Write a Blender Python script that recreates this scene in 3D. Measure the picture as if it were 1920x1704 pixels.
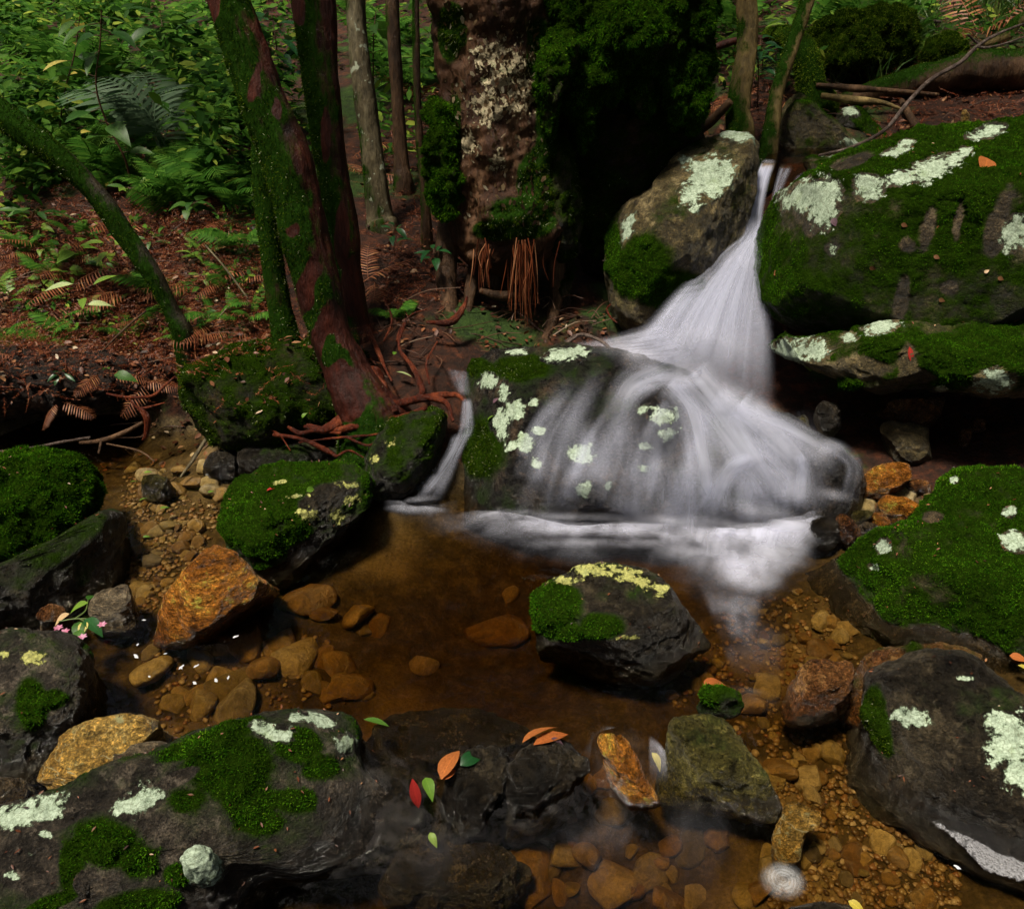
import bpy, bmesh, math, random
import numpy as np
from mathutils import Vector, Matrix, Euler
from mathutils.bvhtree import BVHTree

for o in list(bpy.data.objects):
    bpy.data.objects.remove(o)
random.seed(7)
rng = np.random.default_rng(7)
sc = bpy.context.scene
COL = sc.collection

# ------------------------------------------------------------------ camera
CAM_H, PITCH, HFOV = 1.5, math.radians(30), math.radians(62)
cam_d = bpy.data.cameras.new('camera')
cam_d.sensor_fit = 'HORIZONTAL'
cam_d.angle = HFOV
cam_d.clip_start = 0.05
cam_d.clip_end = 200
cam = bpy.data.objects.new('camera', cam_d)
COL.objects.link(cam)
cam.location = (0, 0, CAM_H)
cam.rotation_euler = (math.pi / 2 - PITCH, 0, 0)
sc.camera = cam

# ------------------------------------------------------------------ light
SUN_DIR = Vector((-0.25, -0.22, 0.943)).normalized()       # towards the sun
w = bpy.data.worlds.new('World')
sc.world = w
w.use_nodes = True
wn = w.node_tree
wn.nodes.clear()
sky = wn.nodes.new('ShaderNodeTexSky')
sky.sky_type = 'NISHITA'
sky.sun_disc = False
sky.sun_elevation = math.asin(SUN_DIR.z)
sky.sun_rotation = math.atan2(SUN_DIR.x, SUN_DIR.y)
sky.air_density = 1.0
sky.dust_density = 7.0
sky.ozone_density = 0.3
bg = wn.nodes.new('ShaderNodeBackground')
bg.inputs[1].default_value = 0.05
wo = wn.nodes.new('ShaderNodeOutputWorld')
wn.links.new(sky.outputs[0], bg.inputs[0])
wn.links.new(bg.outputs[0], wo.inputs[0])
sun_d = bpy.data.lights.new('sun', 'SUN')
sun_d.energy = 5.0
sun_d.angle = math.radians(9)
sun_d.color = (1.0, 0.92, 0.77)
sun = bpy.data.objects.new('sun', sun_d)
COL.objects.link(sun)
sun.location = (-6, 3, 12)
sun.rotation_euler = SUN_DIR.to_track_quat('Z', 'Y').to_euler()
sc.view_settings.view_transform = 'Standard'
sc.view_settings.look = 'None'
sc.view_settings.gamma = 1
sc.view_settings.exposure = 0.55
sc.render.engine = 'CYCLES'
sc.cycles.transparent_max_bounces = 16
sc.cycles.max_bounces = 4
sc.cycles.diffuse_bounces = 2
sc.cycles.glossy_bounces = 2
sc.cycles.use_adaptive_sampling = True
sc.cycles.adaptive_threshold = 0.03
sc.cycles.caustics_reflective = False
sc.cycles.caustics_refractive = False

# ------------------------------------------------------------------ pixel -> place helpers (photograph is 1920 x 1704)
TH = math.tan(HFOV / 2)
FW = np.array([0, math.cos(PITCH), -math.sin(PITCH)])
UPV = np.array([0, math.sin(PITCH), math.cos(PITCH)])
RT = np.array([1.0, 0, 0])
CAMP = np.array([0, 0, CAM_H])

def ray(u, v):
    return FW + (u - 960) / 960 * TH * RT + (852 - v) / 960 * TH * UPV

def at(u, v, y):
    d = ray(u, v)
    return CAMP + d * (y / d[1])

def atz(u, v, z):
    d = ray(u, v)
    return CAMP + d * ((z - CAM_H) / d[2])

def pxs(u, v, y):                                   # metres per photo pixel there
    d = ray(u, v)
    return (y / d[1]) * TH / 960

def project(V):
    q = V - CAMP
    f = np.maximum(q @ FW, 1e-3)
    return 960 + (q @ RT) / f / TH * 960, 852 - (q @ UPV) / f / TH * 960

# ------------------------------------------------------------------ noise
def vnoise(P, seed=0):
    """value noise on a hashed lattice, -1..1"""
    P = np.asarray(P, np.float32)
    fl = np.floor(P)
    f = P - fl
    f = f * f * f * (f * (f * 6 - 15) + 10)
    I = fl.astype(np.int32).astype(np.uint32)
    K = np.uint32(1274126177)
    X = (I[:, 0] * np.uint32(374761393), (I[:, 0] + np.uint32(1)) * np.uint32(374761393))
    Y = (I[:, 1] * np.uint32(668265263), (I[:, 1] + np.uint32(1)) * np.uint32(668265263))
    s0 = np.uint32((int(seed) * 1274126177) & 0xffffffff)
    Z = (I[:, 2] * np.uint32(2147483647) + s0, (I[:, 2] + np.uint32(1)) * np.uint32(2147483647) + s0)
    wx, wy, wz_ = (1 - f[:, 0], f[:, 0]), (1 - f[:, 1], f[:, 1]), (1 - f[:, 2], f[:, 2])
    r = np.zeros(len(P), np.float32)
    for a in (0, 1):
        for b in (0, 1):
            w2, n2 = wx[a] * wy[b], X[a] + Y[b]
            for c in (0, 1):
                n = n2 + Z[c]
                n = (n ^ (n >> np.uint32(13))) * K
                n = (n ^ (n >> np.uint32(16))) & np.uint32(0xffff)
                r += w2 * wz_[c] * (n.astype(np.float32) * np.float32(1 / 32767.5) - np.float32(1))
    return r

def fbm(P, freq=1.0, octv=4, seed=0, gain=0.5):
    P = np.asarray(P, float) * freq + seed * 3.17
    a, r, t = 1.0, 0, 0
    for i in range(octv):
        r = r + a * vnoise(P, seed + i)
        t += a
        a *= gain
        P = P * 2.03 + 11.3
    return r / t

# ------------------------------------------------------------------ mesh helpers
def mesh_data(name, V, F, attrs=None, uv=None, smooth=True):
    V = np.ascontiguousarray(V, np.float32)
    F = np.ascontiguousarray(F, np.int32)
    me = bpy.data.meshes.new(name)
    n, k = F.shape
    me.vertices.add(len(V))
    me.vertices.foreach_set('co', V.ravel())
    me.loops.add(n * k)
    me.loops.foreach_set('vertex_index', F.ravel())
    me.polygons.add(n)
    me.polygons.foreach_set('loop_start', np.arange(0, n * k, k, dtype=np.int32))
    me.update(calc_edges=True)
    if smooth:
        me.polygons.foreach_set('use_smooth', np.ones(n, bool))
    for nm, a in (attrs or {}).items():
        at_ = me.attributes.new(nm, 'FLOAT', 'POINT')
        at_.data.foreach_set('value', np.ascontiguousarray(a, np.float32))
    if uv is not None:
        l = me.uv_layers.new(name='UVMap')
        l.data.foreach_set('uv', np.ascontiguousarray(uv[F.ravel()], np.float32).ravel())
    me.validate()
    return me

def link(name, me, mat=None, parent=None, loc=(0, 0, 0), rot=None, scale=None):
    o = bpy.data.objects.new(name, me)
    COL.objects.link(o)
    if mat and me and not me.materials:
        me.materials.append(mat)
    if parent:
        o.parent = parent
    o.location = loc
    if rot is not None:
        o.rotation_euler = rot
    if scale is not None:
        o.scale = scale if hasattr(scale, '__len__') else (scale,) * 3
    return o

def wloc(o):
    p = np.zeros(3)
    while o:
        p = p + np.array(o.location)
        o = o.parent
    return p

def mk(name, V, F, mat, parent=None, origin=None, attrs=None, uv=None, smooth=True, kind=None):
    V = np.asarray(V, float)
    if attrs and 'moss' in attrs:
        attrs = dict(attrs, moss=np.asarray(attrs['moss']) + 1.0)      # stored as 0..2, absent means bare
    if parent is not None:
        L = wloc(parent)
        o = link(name, mesh_data(name, V - L, F, attrs, uv, smooth), mat, parent)
    else:
        if origin is None:
            origin = np.array([V[:, 0].mean(), V[:, 1].mean(), V[:, 2].min()])
        o = link(name, mesh_data(name, V - origin, F, attrs, uv, smooth), mat, None, tuple(origin))
    if kind:
        o['kind'] = kind
    return o

def tag(o, label, cat, group=None):
    o['label'] = label
    o['category'] = cat
    if group:
        o['group'] = group
    return o

def empty(name, loc, label=None, cat=None, group=None):
    o = bpy.data.objects.new(name, None)
    o.empty_display_size = 0.1
    COL.objects.link(o)
    o.location = tuple(loc)
    if label:
        tag(o, label, cat, group)
    return o

def normals(V, F):
    a, b, c = V[F[:, 0]], V[F[:, 1]], V[F[:, 2]]
    fn = np.cross(b - a, c - a)
    if F.shape[1] == 4:
        d = V[F[:, 3]]
        fn = np.cross(c - a, d - b)
    N = np.zeros_like(V)
    for k in range(F.shape[1]):
        for ax in range(3):
            N[:, ax] += np.bincount(F[:, k], fn[:, ax], len(V))
    return N / np.maximum(np.linalg.norm(N, axis=1, keepdims=True), 1e-12)

def tris(F):
    if F.shape[1] == 3:
        return F
    return np.concatenate([F[:, [0, 1, 2]], F[:, [0, 2, 3]]])

_ico = {}
def ico(level):
    if level not in _ico:
        bm = bmesh.new()
        bmesh.ops.create_icosphere(bm, subdivisions=level + 1, radius=1)
        V = np.array([v.co[:] for v in bm.verts])
        F = np.array([[v.index for v in f.verts] for f in bm.faces])
        bm.free()
        _ico[level] = (V, F)
    V, F = _ico[level]
    return V.copy(), F.copy()

def catmull(P, n):
    P = np.asarray(P, float)
    if len(P) == 2:
        t = np.linspace(0, 1, n)[:, None]
        return P[0] * (1 - t) + P[1] * t
    Q = np.vstack([2 * P[0] - P[1], P, 2 * P[-1] - P[-2]])
    s = np.linspace(0, len(P) - 1 - 1e-9, n)
    i = np.floor(s).astype(int)
    t = (s - i)[:, None]
    a, b, c, d = Q[i], Q[i + 1], Q[i + 2], Q[i + 3]
    return 0.5 * (2 * b + (c - a) * t + (2 * a - 5 * b + 4 * c - d) * t * t + (3 * b - a - 3 * c + d) * t ** 3)

def tube(P, R, n, seg, bump=0.0, freq=8, seed=0, cap=True, flute=0.0):
    P = catmull(np.column_stack([np.asarray(P, float), np.asarray(R, float)]), n)
    C, R = P[:, :3], np.maximum(P[:, 3], 1e-4)
    T = np.gradient(C, axis=0)
    T /= np.linalg.norm(T, axis=1, keepdims=True) + 1e-12
    ref = np.array([0.31, 0.95, 0.05]) if abs(T[0] @ [0.31, 0.95, 0.05]) < .9 else np.array([1.0, 0, 0])
    A = np.zeros_like(C)
    for i in range(n):
        a = ref - T[i] * (ref @ T[i])
        a /= np.linalg.norm(a)
        A[i] = a
        ref = a
    B = np.cross(T, A)
    th = np.linspace(0, 2 * math.pi, seg, endpoint=False)
    D = A[:, None, :] * np.cos(th)[None, :, None] + B[:, None, :] * np.sin(th)[None, :, None]
    Rr = np.repeat(R[:, None], seg, 1)
    if bump:
        q = (C[:, None, :] + D * R[:, None, None]).reshape(-1, 3)
        Rr = Rr * (1 + bump * fbm(q, freq, 4, seed).reshape(n, seg))
        if seg > 24:                                  # furrowed bark: ridges that run along the stem
            ln_ = np.concatenate([[0], np.cumsum(np.linalg.norm(np.diff(C, axis=0), axis=1))])
            w_ = np.stack([np.repeat(np.cos(th)[None] * 2.6, n, 0), np.repeat(np.sin(th)[None] * 2.6, n, 0), np.repeat(ln_[:, None] * 4.5, seg, 1)], -1).reshape(-1, 3)
            Rr = Rr * (1 + .11 * (.5 - np.abs(fbm(w_, 1.6, 4, seed + 31))).reshape(n, seg))
    if flute:
        ph = fbm(C, 1.5, 2, seed + 5)[:, None] * 2
        Rr = Rr * (1 + flute * (np.sin(th * 3 + ph * 2)[...] * .6 + np.sin(th * 5 + 1.3 + ph * 3) * .4))
    V = (C[:, None, :] + D * Rr[..., None]).reshape(-1, 3)
    i = np.arange(n - 1)[:, None] * seg
    j = np.arange(seg)[None, :]
    jn = (j + 1) % seg
    F = np.stack([i + j, i + jn, i + seg + jn, i + seg + j], -1).reshape(-1, 4)
    if cap:
        V = np.vstack([V, C[0], C[-1]])
        a, b = len(V) - 2, len(V) - 1
        jj = np.arange(seg)
        c0 = np.stack([np.full(seg, a), (jj + 1) % seg, jj, jj], 1)
        e = (n - 1) * seg
        c1 = np.stack([np.full(seg, b), e + jj, e + (jj + 1) % seg, e + (jj + 1) % seg], 1)
        F3 = np.concatenate([tris(F), c0[:, :3], c1[:, :3]])
        return V, F3
    return V, F

def merge(parts):
    Vs, Fs, k = [], [], 0
    for V, F in parts:
        Vs.append(V)
        Fs.append(F + k)
        k += len(V)
    return np.vstack(Vs), np.vstack(Fs)

# ------------------------------------------------------------------ material helpers
def M_(name):
    m = bpy.data.materials.new(name)
    m.use_nodes = True
    nt = m.node_tree
    nt.nodes.clear()
    out = nt.nodes.new('ShaderNodeOutputMaterial')
    return m, nt, out

def nd(nt, t, ins=None, **pr):
    n = nt.nodes.new('ShaderNode' + t)
    for k, v in pr.items():
        setattr(n, k, v)
    for k, v in (ins or {}).items():
        s = n.inputs[k]
        if hasattr(v, 'is_output') or isinstance(v, bpy.types.NodeSocket):
            nt.links.new(v, s)
        else:
            s.default_value = v
    return n

def c4(c):
    return (c[0], c[1], c[2], 1)

def ramp(nt, fac, stops):
    r = nd(nt, 'ValToRGB', {0: fac})
    e = r.color_ramp.elements
    while len(e) < len(stops):
        e.new(0.5)
    for i, (p, c) in enumerate(stops):
        e[i].position = p
        e[i].color = c4(c)
    return r.outputs[0]

def mixc(nt, fac, a, b, mode='MIX'):
    n = nd(nt, 'Mix', None, data_type='RGBA', blend_type=mode)
    for k, v in ((0, fac), (6, a), (7, b)):
        if isinstance(v, bpy.types.NodeSocket):
            nt.links.new(v, n.inputs[k])
        else:
            n.inputs[k].default_value = c4(v) if hasattr(v, '__len__') else v
    return n.outputs[2]

def math_(nt, op, a, b=0.0, clamp=False):
    n = nd(nt, 'Math', {0: a, 1: b}, operation=op, use_clamp=clamp)
    return n.outputs[0]

def mapr(nt, v, a, b, c=0.0, d=1.0, smooth=True):
    n = nd(nt, 'MapRange', {0: v, 1: a, 2: b, 3: c, 4: d})
    n.interpolation_type = 'SMOOTHSTEP' if smooth else 'LINEAR'
    return n.outputs[0]

def noise_(nt, vec, scale, detail=6, rough=0.6, dist=0.0):
    return nd(nt, 'TexNoise', {'Vector': vec, 'Scale': scale, 'Detail': detail, 'Roughness': rough, 'Distortion': dist}).outputs[0]

def attr_(nt, name):
    return nd(nt, 'Attribute', None, attribute_name=name).outputs[2]

MOSS_DARK, MOSS_MID, MOSS_HI = (0.010, 0.030, 0.003), (0.030, 0.085, 0.006), (0.085, 0.19, 0.014)

def rock_mat(name, c1, c2, c3, scale=5.0, rough=0.62, stria=0.0, vein=None, mossc=(0.020, 0.045, 0.003)):
    m, nt, out = M_(name)
    tc = nd(nt, 'TexCoord').outputs['Object']
    if stria:
        mp = nd(nt, 'Mapping', {'Vector': tc, 'Rotation': (0.4, 0.5, stria), 'Scale': (1, 1, 2.6)}).outputs[0]
    else:
        mp = tc
    n1 = noise_(nt, mp, scale, 9, 0.62, 0.6)
    n2 = noise_(nt, mp, scale * 7, 8, 0.7)
    n3 = noise_(nt, tc, 190, 4, 0.75)
    col = ramp(nt, n1, [(0.30, c1), (0.5, c2), (0.70, c3)])
    col = mixc(nt, 0.85, col, ramp(nt, n2, [(0.30, (0.16, .16, .16)), (0.5, (0.75, .75, .75)), (0.70, (2.1, 2.0, 1.8))]), 'MULTIPLY')
    col = mixc(nt, 0.9, col, ramp(nt, n3, [(0.34, (0.28, .28, .28)), (.52, (.9, .9, .9)), (0.66, (2.2, 2.1, 1.95))]), 'MULTIPLY')
    n4 = noise_(nt, tc, 34, 6, .75)
    col = mixc(nt, mapr(nt, math_(nt, 'ADD', n4, math_(nt, 'MULTIPLY', math_(nt, 'SUBTRACT', n1, .5), .5)), .56, .66, 0, .75), col, tuple(min(.5, x * 1.25) for x in c3))
    n5 = noise_(nt, tc, 13, 7, .7, .4)
    col = mixc(nt, mapr(nt, n5, .46, .36, 0, .8), col, mixc(nt, 1.0, col, (.22, .20, .18), 'MULTIPLY'))
    vor = nd(nt, 'TexVoronoi', {'Vector': mp, 'Scale': scale * 1.7, 'Randomness': 1.0}, feature='DISTANCE_TO_EDGE')
    if vein:
        wv = nd(nt, 'TexNoise', {'Vector': mp, 'Scale': scale * .8, 'Detail': 3.0, 'Distortion': 1.0}).outputs[0]
        line = math_(nt, 'ABSOLUTE', math_(nt, 'SUBTRACT', wv, 0.5))
        col = mixc(nt, mapr(nt, line, 0.012, 0.0, 0, .75), col, vein)
    wet = attr_(nt, 'wet')
    wetc = mapr(nt, wet, 0.2, 0.8)
    col = mixc(nt, math_(nt, 'MULTIPLY', wetc, 0.62), col, mixc(nt, 1.0, col, (0.30, 0.26, 0.22), 'MULTIPLY'))
    mo = mapr(nt, math_(nt, 'ADD', math_(nt, 'SUBTRACT', attr_(nt, 'moss'), 1.0), math_(nt, 'MULTIPLY', math_(nt, 'SUBTRACT', n2, .5), .9)), -0.35, 0.30)
    mcol = ramp(nt, noise_(nt, tc, 60, 5, .7), [(0.3, tuple(x * .5 for x in mossc)), (.6, mossc), (.8, tuple(x * 2.2 for x in mossc))])
    col = mixc(nt, mo, col, mcol)
    h = math_(nt, 'ADD', math_(nt, 'MULTIPLY', n2, 0.55), math_(nt, 'MULTIPLY', n1, 0.5))
    h = math_(nt, 'ADD', h, math_(nt, 'MULTIPLY', n3, 0.10))
    h = math_(nt, 'ADD', h, math_(nt, 'MULTIPLY', n4, 0.30))
    h = math_(nt, 'ADD', h, mapr(nt, vor.outputs[0], 0.0, 0.02, 0, .02))
    bmp = nd(nt, 'Bump', {'Strength': 1.0, 'Distance': 0.06, 'Height': h}).outputs[0]
    rg = math_(nt, 'ADD', math_(nt, 'MULTIPLY', n2, 0.5), rough - 0.36)
    rg = math_(nt, 'MULTIPLY', rg, math_(nt, 'SUBTRACT', 1.0, math_(nt, 'MULTIPLY', wetc, 0.55)))
    rg = math_(nt, 'ADD', rg, math_(nt, 'MULTIPLY', mo, 0.5), True)
    b = nd(nt, 'BsdfPrincipled', {'Base Color': col, 'Roughness': rg, 'Normal': bmp, 'Specular IOR Level': math_(nt, 'MULTIPLY', math_(nt, 'ADD', math_(nt, 'MULTIPLY', wetc, .3), .42), math_(nt, 'SUBTRACT', 1.0, mo))})
    nt.links.new(b.outputs[0], out.inputs[0])
    return m

def island_mat(name, stops, rough=0.5, transl=0.0, spec=0.4, noise=0.0, attr=None):
    """colour from a random value for every loose piece (blade, leaf, needle)"""
    m, nt, out = M_(name)
    g = nd(nt, 'NewGeometry')
    r = g.outputs['Random Per Island']
    col = ramp(nt, r, stops)
    if noise:
        n = noise_(nt, nd(nt, 'TexCoord').outputs['Object'], noise, 4, .6)
        col = mixc(nt, 1.0, col, ramp(nt, n, [(0.33, (.40, .30, .35)), (.5, (.9, .9, .9)), (.68, (1.55, 1.35, 1.2))]), 'MULTIPLY')
    b = nd(nt, 'BsdfPrincipled', {'Base Color': col, 'Roughness': rough, 'Specular IOR Level': spec})
    sh = b.outputs[0]
    if transl:
        t = nd(nt, 'BsdfTranslucent', {0: col})
        sh = nd(nt, 'MixShader', {0: transl, 1: sh, 2: t.outputs[0]}).outputs[0]
    nt.links.new(sh, out.inputs[0])
    return m

def leaf_mat(name, c1, c2, rough=0.38, transl=0.3, blotch=None):
    """broad leaf: colour varies between objects, paler midrib from the UV"""
    m, nt, out = M_(name)
    oi = nd(nt, 'ObjectInfo').outputs['Random']
    tc = nd(nt, 'TexCoord')
    n = noise_(nt, tc.outputs['Object'], 30, 5, .65)
    col = ramp(nt, oi, [(0.0, c1), (1.0, c2)])
    col = mixc(nt, 1.0, col, ramp(nt, n, [(0.3, (.55, .55, .55)), (.7, (1.35, 1.35, 1.3))]), 'MULTIPLY')
    if blotch:
        col = mixc(nt, mapr(nt, noise_(nt, tc.outputs['Object'], 18, 3), .52, .6), col, blotch)
    sx = nd(nt, 'SeparateXYZ', {0: tc.outputs['UV']}).outputs[0]
    rib = math_(nt, 'ABSOLUTE', math_(nt, 'SUBTRACT', sx, 0.5))
    col = mixc(nt, mapr(nt, rib, 0.05, 0.0, 0, .5), col, mixc(nt, 1.0, col, (1.9, 1.8, 1.6), 'MULTIPLY'))
    b = nd(nt, 'BsdfPrincipled', {'Base Color': col, 'Roughness': rough + .08, 'Specular IOR Level': 0.3})
    t = nd(nt, 'BsdfTranslucent', {0: col})
    sh = nd(nt, 'MixShader', {0: transl, 1: b.outputs[0], 2: t.outputs[0]}).outputs[0]
    nt.links.new(sh, out.inputs[0])
    return m

def bark_mat(name, c1, c2, c3, scale=6.0, mossc=(0.016, 0.045, 0.005), spots=None, rough=.55):
    m, nt, out = M_(name)
    tc = nd(nt, 'TexCoord').outputs['Object']
    mp = nd(nt, 'Mapping', {'Vector': tc, 'Scale': (1, 1, 0.28)}).outputs[0]
    n1 = noise_(nt, mp, scale, 8, .65, .5)
    n2 = noise_(nt, mp, scale * 8, 7, .7)
    col = ramp(nt, n1, [(0.32, c1), (0.5, c2), (0.68, c3)])
    col = mixc(nt, .9, col, ramp(nt, n2, [(0.3, (.3, .3, .3)), (.7, (1.6, 1.55, 1.5))]), 'MULTIPLY')
    if spots:
        v = noise_(nt, tc, 22, 4, .6)
        col = mixc(nt, mapr(nt, v, .62, .66), col, spots)
    mo = mapr(nt, math_(nt, 'ADD', math_(nt, 'SUBTRACT', attr_(nt, 'moss'), 1.0), math_(nt, 'MULTIPLY', math_(nt, 'SUBTRACT', n2, .5), .9)), -0.05, 0.25)
    mcol = ramp(nt, noise_(nt, tc, 50, 5, .7), [(0.3, tuple(x * .5 for x in mossc)), (.6, mossc), (.8, tuple(x * 2.0 for x in mossc))])
    col = mixc(nt, mo, col, mcol)
    h = math_(nt, 'ADD', math_(nt, 'MULTIPLY', n1, .6), math_(nt, 'MULTIPLY', n2, .5))
    bmp = nd(nt, 'Bump', {'Strength': 0.9, 'Distance': 0.025, 'Height': h}).outputs[0]
    rg = math_(nt, 'ADD', math_(nt, 'MULTIPLY', n2, .4), rough - .2)
    rg = math_(nt, 'ADD', rg, math_(nt, 'MULTIPLY', mo, .3), True)
    b = nd(nt, 'BsdfPrincipled', {'Base Color': col, 'Roughness': rg, 'Normal': bmp, 'Specular IOR Level': math_(nt, 'MULTIPLY', math_(nt, 'SUBTRACT', 1.0, mo), .25)})
    nt.links.new(b.outputs[0], out.inputs[0])
    return m

MAT = {}
MAT['moss'] = island_mat('moss_leaf', [(0.0, (0.009, 0.034, 0.0015)), (0.5, (0.027, 0.098, 0.004)), (0.92, (0.066, 0.18, 0.007)), (1.0, (0.12, 0.23, 0.014))], .7, .25, .0, 7)
MAT['moss_yellow'] = island_mat('moss_leaf_yellow', [(0.0, (0.03, 0.06, 0.004)), (0.5, (0.08, 0.15, 0.008)), (1.0, (0.20, 0.28, 0.03))], .7, .25, .0, 6)
MAT['moss_dark'] = island_mat('moss_leaf_dark', [(0.0, (0.010, 0.026, 0.0015)), (0.55, (0.026, 0.056, 0.003)), (.95, (0.075, 0.12, 0.007)), (.97, (.34, .40, .22)), (1.0, (.40, .46, .30))], .7, .2, .0, 7)

# pale crust lichen, ragged edge from the mask attribute
def lichen_mat(name, c1, c2, amp=3.2, bias=0.05):
    m, nt, out = M_(name)
    tc = nd(nt, 'TexCoord').outputs['Object']
    n1 = noise_(nt, tc, 38, 7, .68)
    n2 = noise_(nt, tc, 160, 5, .7)
    vor = nd(nt, 'TexVoronoi', {'Vector': nd(nt, 'VectorMath', {0: tc, 1: nd(nt, 'TexNoise', {'Vector': tc, 'Scale': 30.0}).outputs[1]}, operation='MULTIPLY_ADD').outputs[0] if False else tc, 'Scale': 75.0}, feature='DISTANCE_TO_EDGE').outputs[0]
    col = ramp(nt, n1, [(.3, c1), (.62, c2)])
    col = mixc(nt, .8, col, ramp(nt, n2, [(.32, (.30, .32, .26)), (.60, (1.12, 1.12, 1.1))]), 'MULTIPLY')
    col = mixc(nt, mapr(nt, noise_(nt, tc, 18, 5, .7), .55, .68, 0, .5), col, (.20, .27, .13))
    col = mixc(nt, mapr(nt, vor, .06, .0, 0, .55), col, (.10, .11, .06))
    a = math_(nt, 'ADD', attr_(nt, 'm'), math_(nt, 'MULTIPLY', math_(nt, 'SUBTRACT', n1, .5), amp))
    a = math_(nt, 'ADD', a, bias)
    a = math_(nt, 'ADD', a, math_(nt, 'MULTIPLY', math_(nt, 'SUBTRACT', n2, .5), .5))
    col = mixc(nt, mapr(nt, a, .45, .0, 0, .75), col, mixc(nt, 1.0, col, (.42, .46, .34), 'MULTIPLY'))
    h = math_(nt, 'ADD', n2, math_(nt, 'MULTIPLY', n1, .6))
    bmp = nd(nt, 'Bump', {'Strength': 0.8, 'Distance': 0.005, 'Height': h}).outputs[0]
    b = nd(nt, 'BsdfPrincipled', {'Base Color': col, 'Roughness': .8, 'Normal': bmp, 'Specular IOR Level': .2})
    t = nd(nt, 'BsdfTransparent')
    s = nd(nt, 'MixShader', {0: mapr(nt, a, -.02, .30), 1: t.outputs[0], 2: b.outputs[0]})
    nt.links.new(s.outputs[0], out.inputs[0])
    return m
MAT['lichen'] = lichen_mat('pale_lichen', (.22, .29, .21), (.43, .52, .41))
MAT['lichen_y'] = lichen_mat('yellow_lichen', (.20, .20, .05), (.40, .39, .13), 4.5, -.25)
# ================================================================== ground
_cp = []
def cp(u, v, y): _cp.append(at(u, v, y))
for p in [(-.4,1.8,-.2),(0,1.7,-.24),(-.6,1.5,-.17),(.2,1.5,-.17),(.4,1.9,-.2),(0,2.1,-.22),(-.3,2.1,-.16),(.75,1.75,-.13),(.6,1.4,-.17),(.9,1.9,-.08),
          (.3,1.1,-.30),(.7,1.15,-.22),(.95,1.1,-.21),(.6,.95,-.24),(0,.95,-.32),(-.3,.9,-.32),(-1.0,2.1,-.06),(-.9,1.85,-.09),(-1.1,2.4,-.05),(-1.2,2.55,-.03),(-.8,2.4,-.03),
          (-1.5,2.2,-.05),(-1.4,1.7,-.12),(-1.2,1.4,-.12),(-1.0,1.6,-.13),(-1.5,1.0,-.05),(-.7,1.15,-.1),(.5,2.6,-.15),(.1,2.5,-.15),(1.15,1.6,-.08),(1.25,1.3,-.1),
          (1.2,3.0,.1),(1.6,3.0,.3),(.8,3.0,.0),(.5,3.0,.05),(2,2,.2),(2,1.5,.15),(1.6,1.2,-.05),(2.3,2.6,.6),(2.6,3.4,1.0),
          (-9,4,1.3),(-9,9,2.5),(0,15,6),(-9,17,7),(9,17,7),(9,9,3.5),(9,4,2.2),(0,10,2.0),(5,8,1.9),(-5,8,1.5),(-4,5,.95),(0,-3,-.4),(-4,-3,.3),(4,-3,.5),
          (-6,0,.6),(6,0,.9),(-3,1.5,.3),(3.5,1.5,.7),(0,.2,-.4),(-18,8,6),(18,8,6),(-18,20,10),(18,20,10),(0,22,11),(-18,-5,4),(18,-5,4),(0,-6,0)]:
    _cp.append(np.array(p, float))
for a in [(100,680,2.98),(300,670,2.98),(420,670,2.92),(560,680,2.82),(250,820,2.85),(120,820,2.85),(400,800,2.8),(250,880,2.62),(400,860,2.6),(500,850,2.55),(600,860,2.5),
          (150,600,3.15),(400,560,3.15),(60,450,3.55),(300,420,3.6),(500,500,3.3),(100,300,4.4),(400,300,4.4),(700,400,3.7),(800,500,3.4),(760,620,2.95),
          (0,200,5.2),(300,150,5.6),(700,150,5.6),(300,50,7.5),(700,50,7.5),(850,650,2.9),(700,700,2.72),(780,760,2.6),(1000,630,3.1),(1100,600,3.2),(900,690,2.8),
          (950,560,3.4),(1200,470,3.7),(1500,310,3.75),(1600,290,3.8),(1450,280,3.9),(1700,245,4.1),(1850,235,4.1),(1600,165,4.55),(1800,135,4.65),(1900,60,5.5),
          (1500,80,5.6),(1380,180,4.6),(1600,30,6.5),(1300,50,6.5),(1000,50,7.0),(1700,770,2.75),(1850,770,2.7),(1600,810,2.6),(1750,870,2.42),(1900,860,2.4),(1660,950,2.25)]:
    cp(*a)
_cp = np.array(_cp)
_D = np.linalg.norm(_cp[:, None, :2] - _cp[None, :, :2], axis=2)
_A = np.hstack([_D, np.ones((len(_cp), 1)), _cp[:, :2]])
_A = np.vstack([_A, np.hstack([np.vstack([np.ones(len(_cp)), _cp[:, 0], _cp[:, 1]]), np.zeros((3, 3))])])
_W = np.linalg.solve(_A, np.concatenate([_cp[:, 2], np.zeros(3)]))

def H(x, y):
    x = np.atleast_1d(np.asarray(x, float)).ravel()
    y = np.atleast_1d(np.asarray(y, float)).ravel()
    r = np.empty(len(x))
    for i in range(0, len(x), 20000):
        s = slice(i, i + 20000)
        d = np.sqrt((x[s, None] - _cp[None, :, 0]) ** 2 + (y[s, None] - _cp[None, :, 1]) ** 2)
        r[s] = d @ _W[:len(_cp)] + _W[-3] + _W[-2] * x[s] + _W[-1] * y[s]
    P = np.column_stack([x, y, np.zeros(len(x))])
    far = np.clip((y - 2.2) / 3, 0, 1)
    return r + (.02 + .05 * far) * fbm(P, 2.2, 3, 3) + .018 * fbm(P, 8, 3, 9) + .006 * fbm(P, 30, 2, 15)

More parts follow.
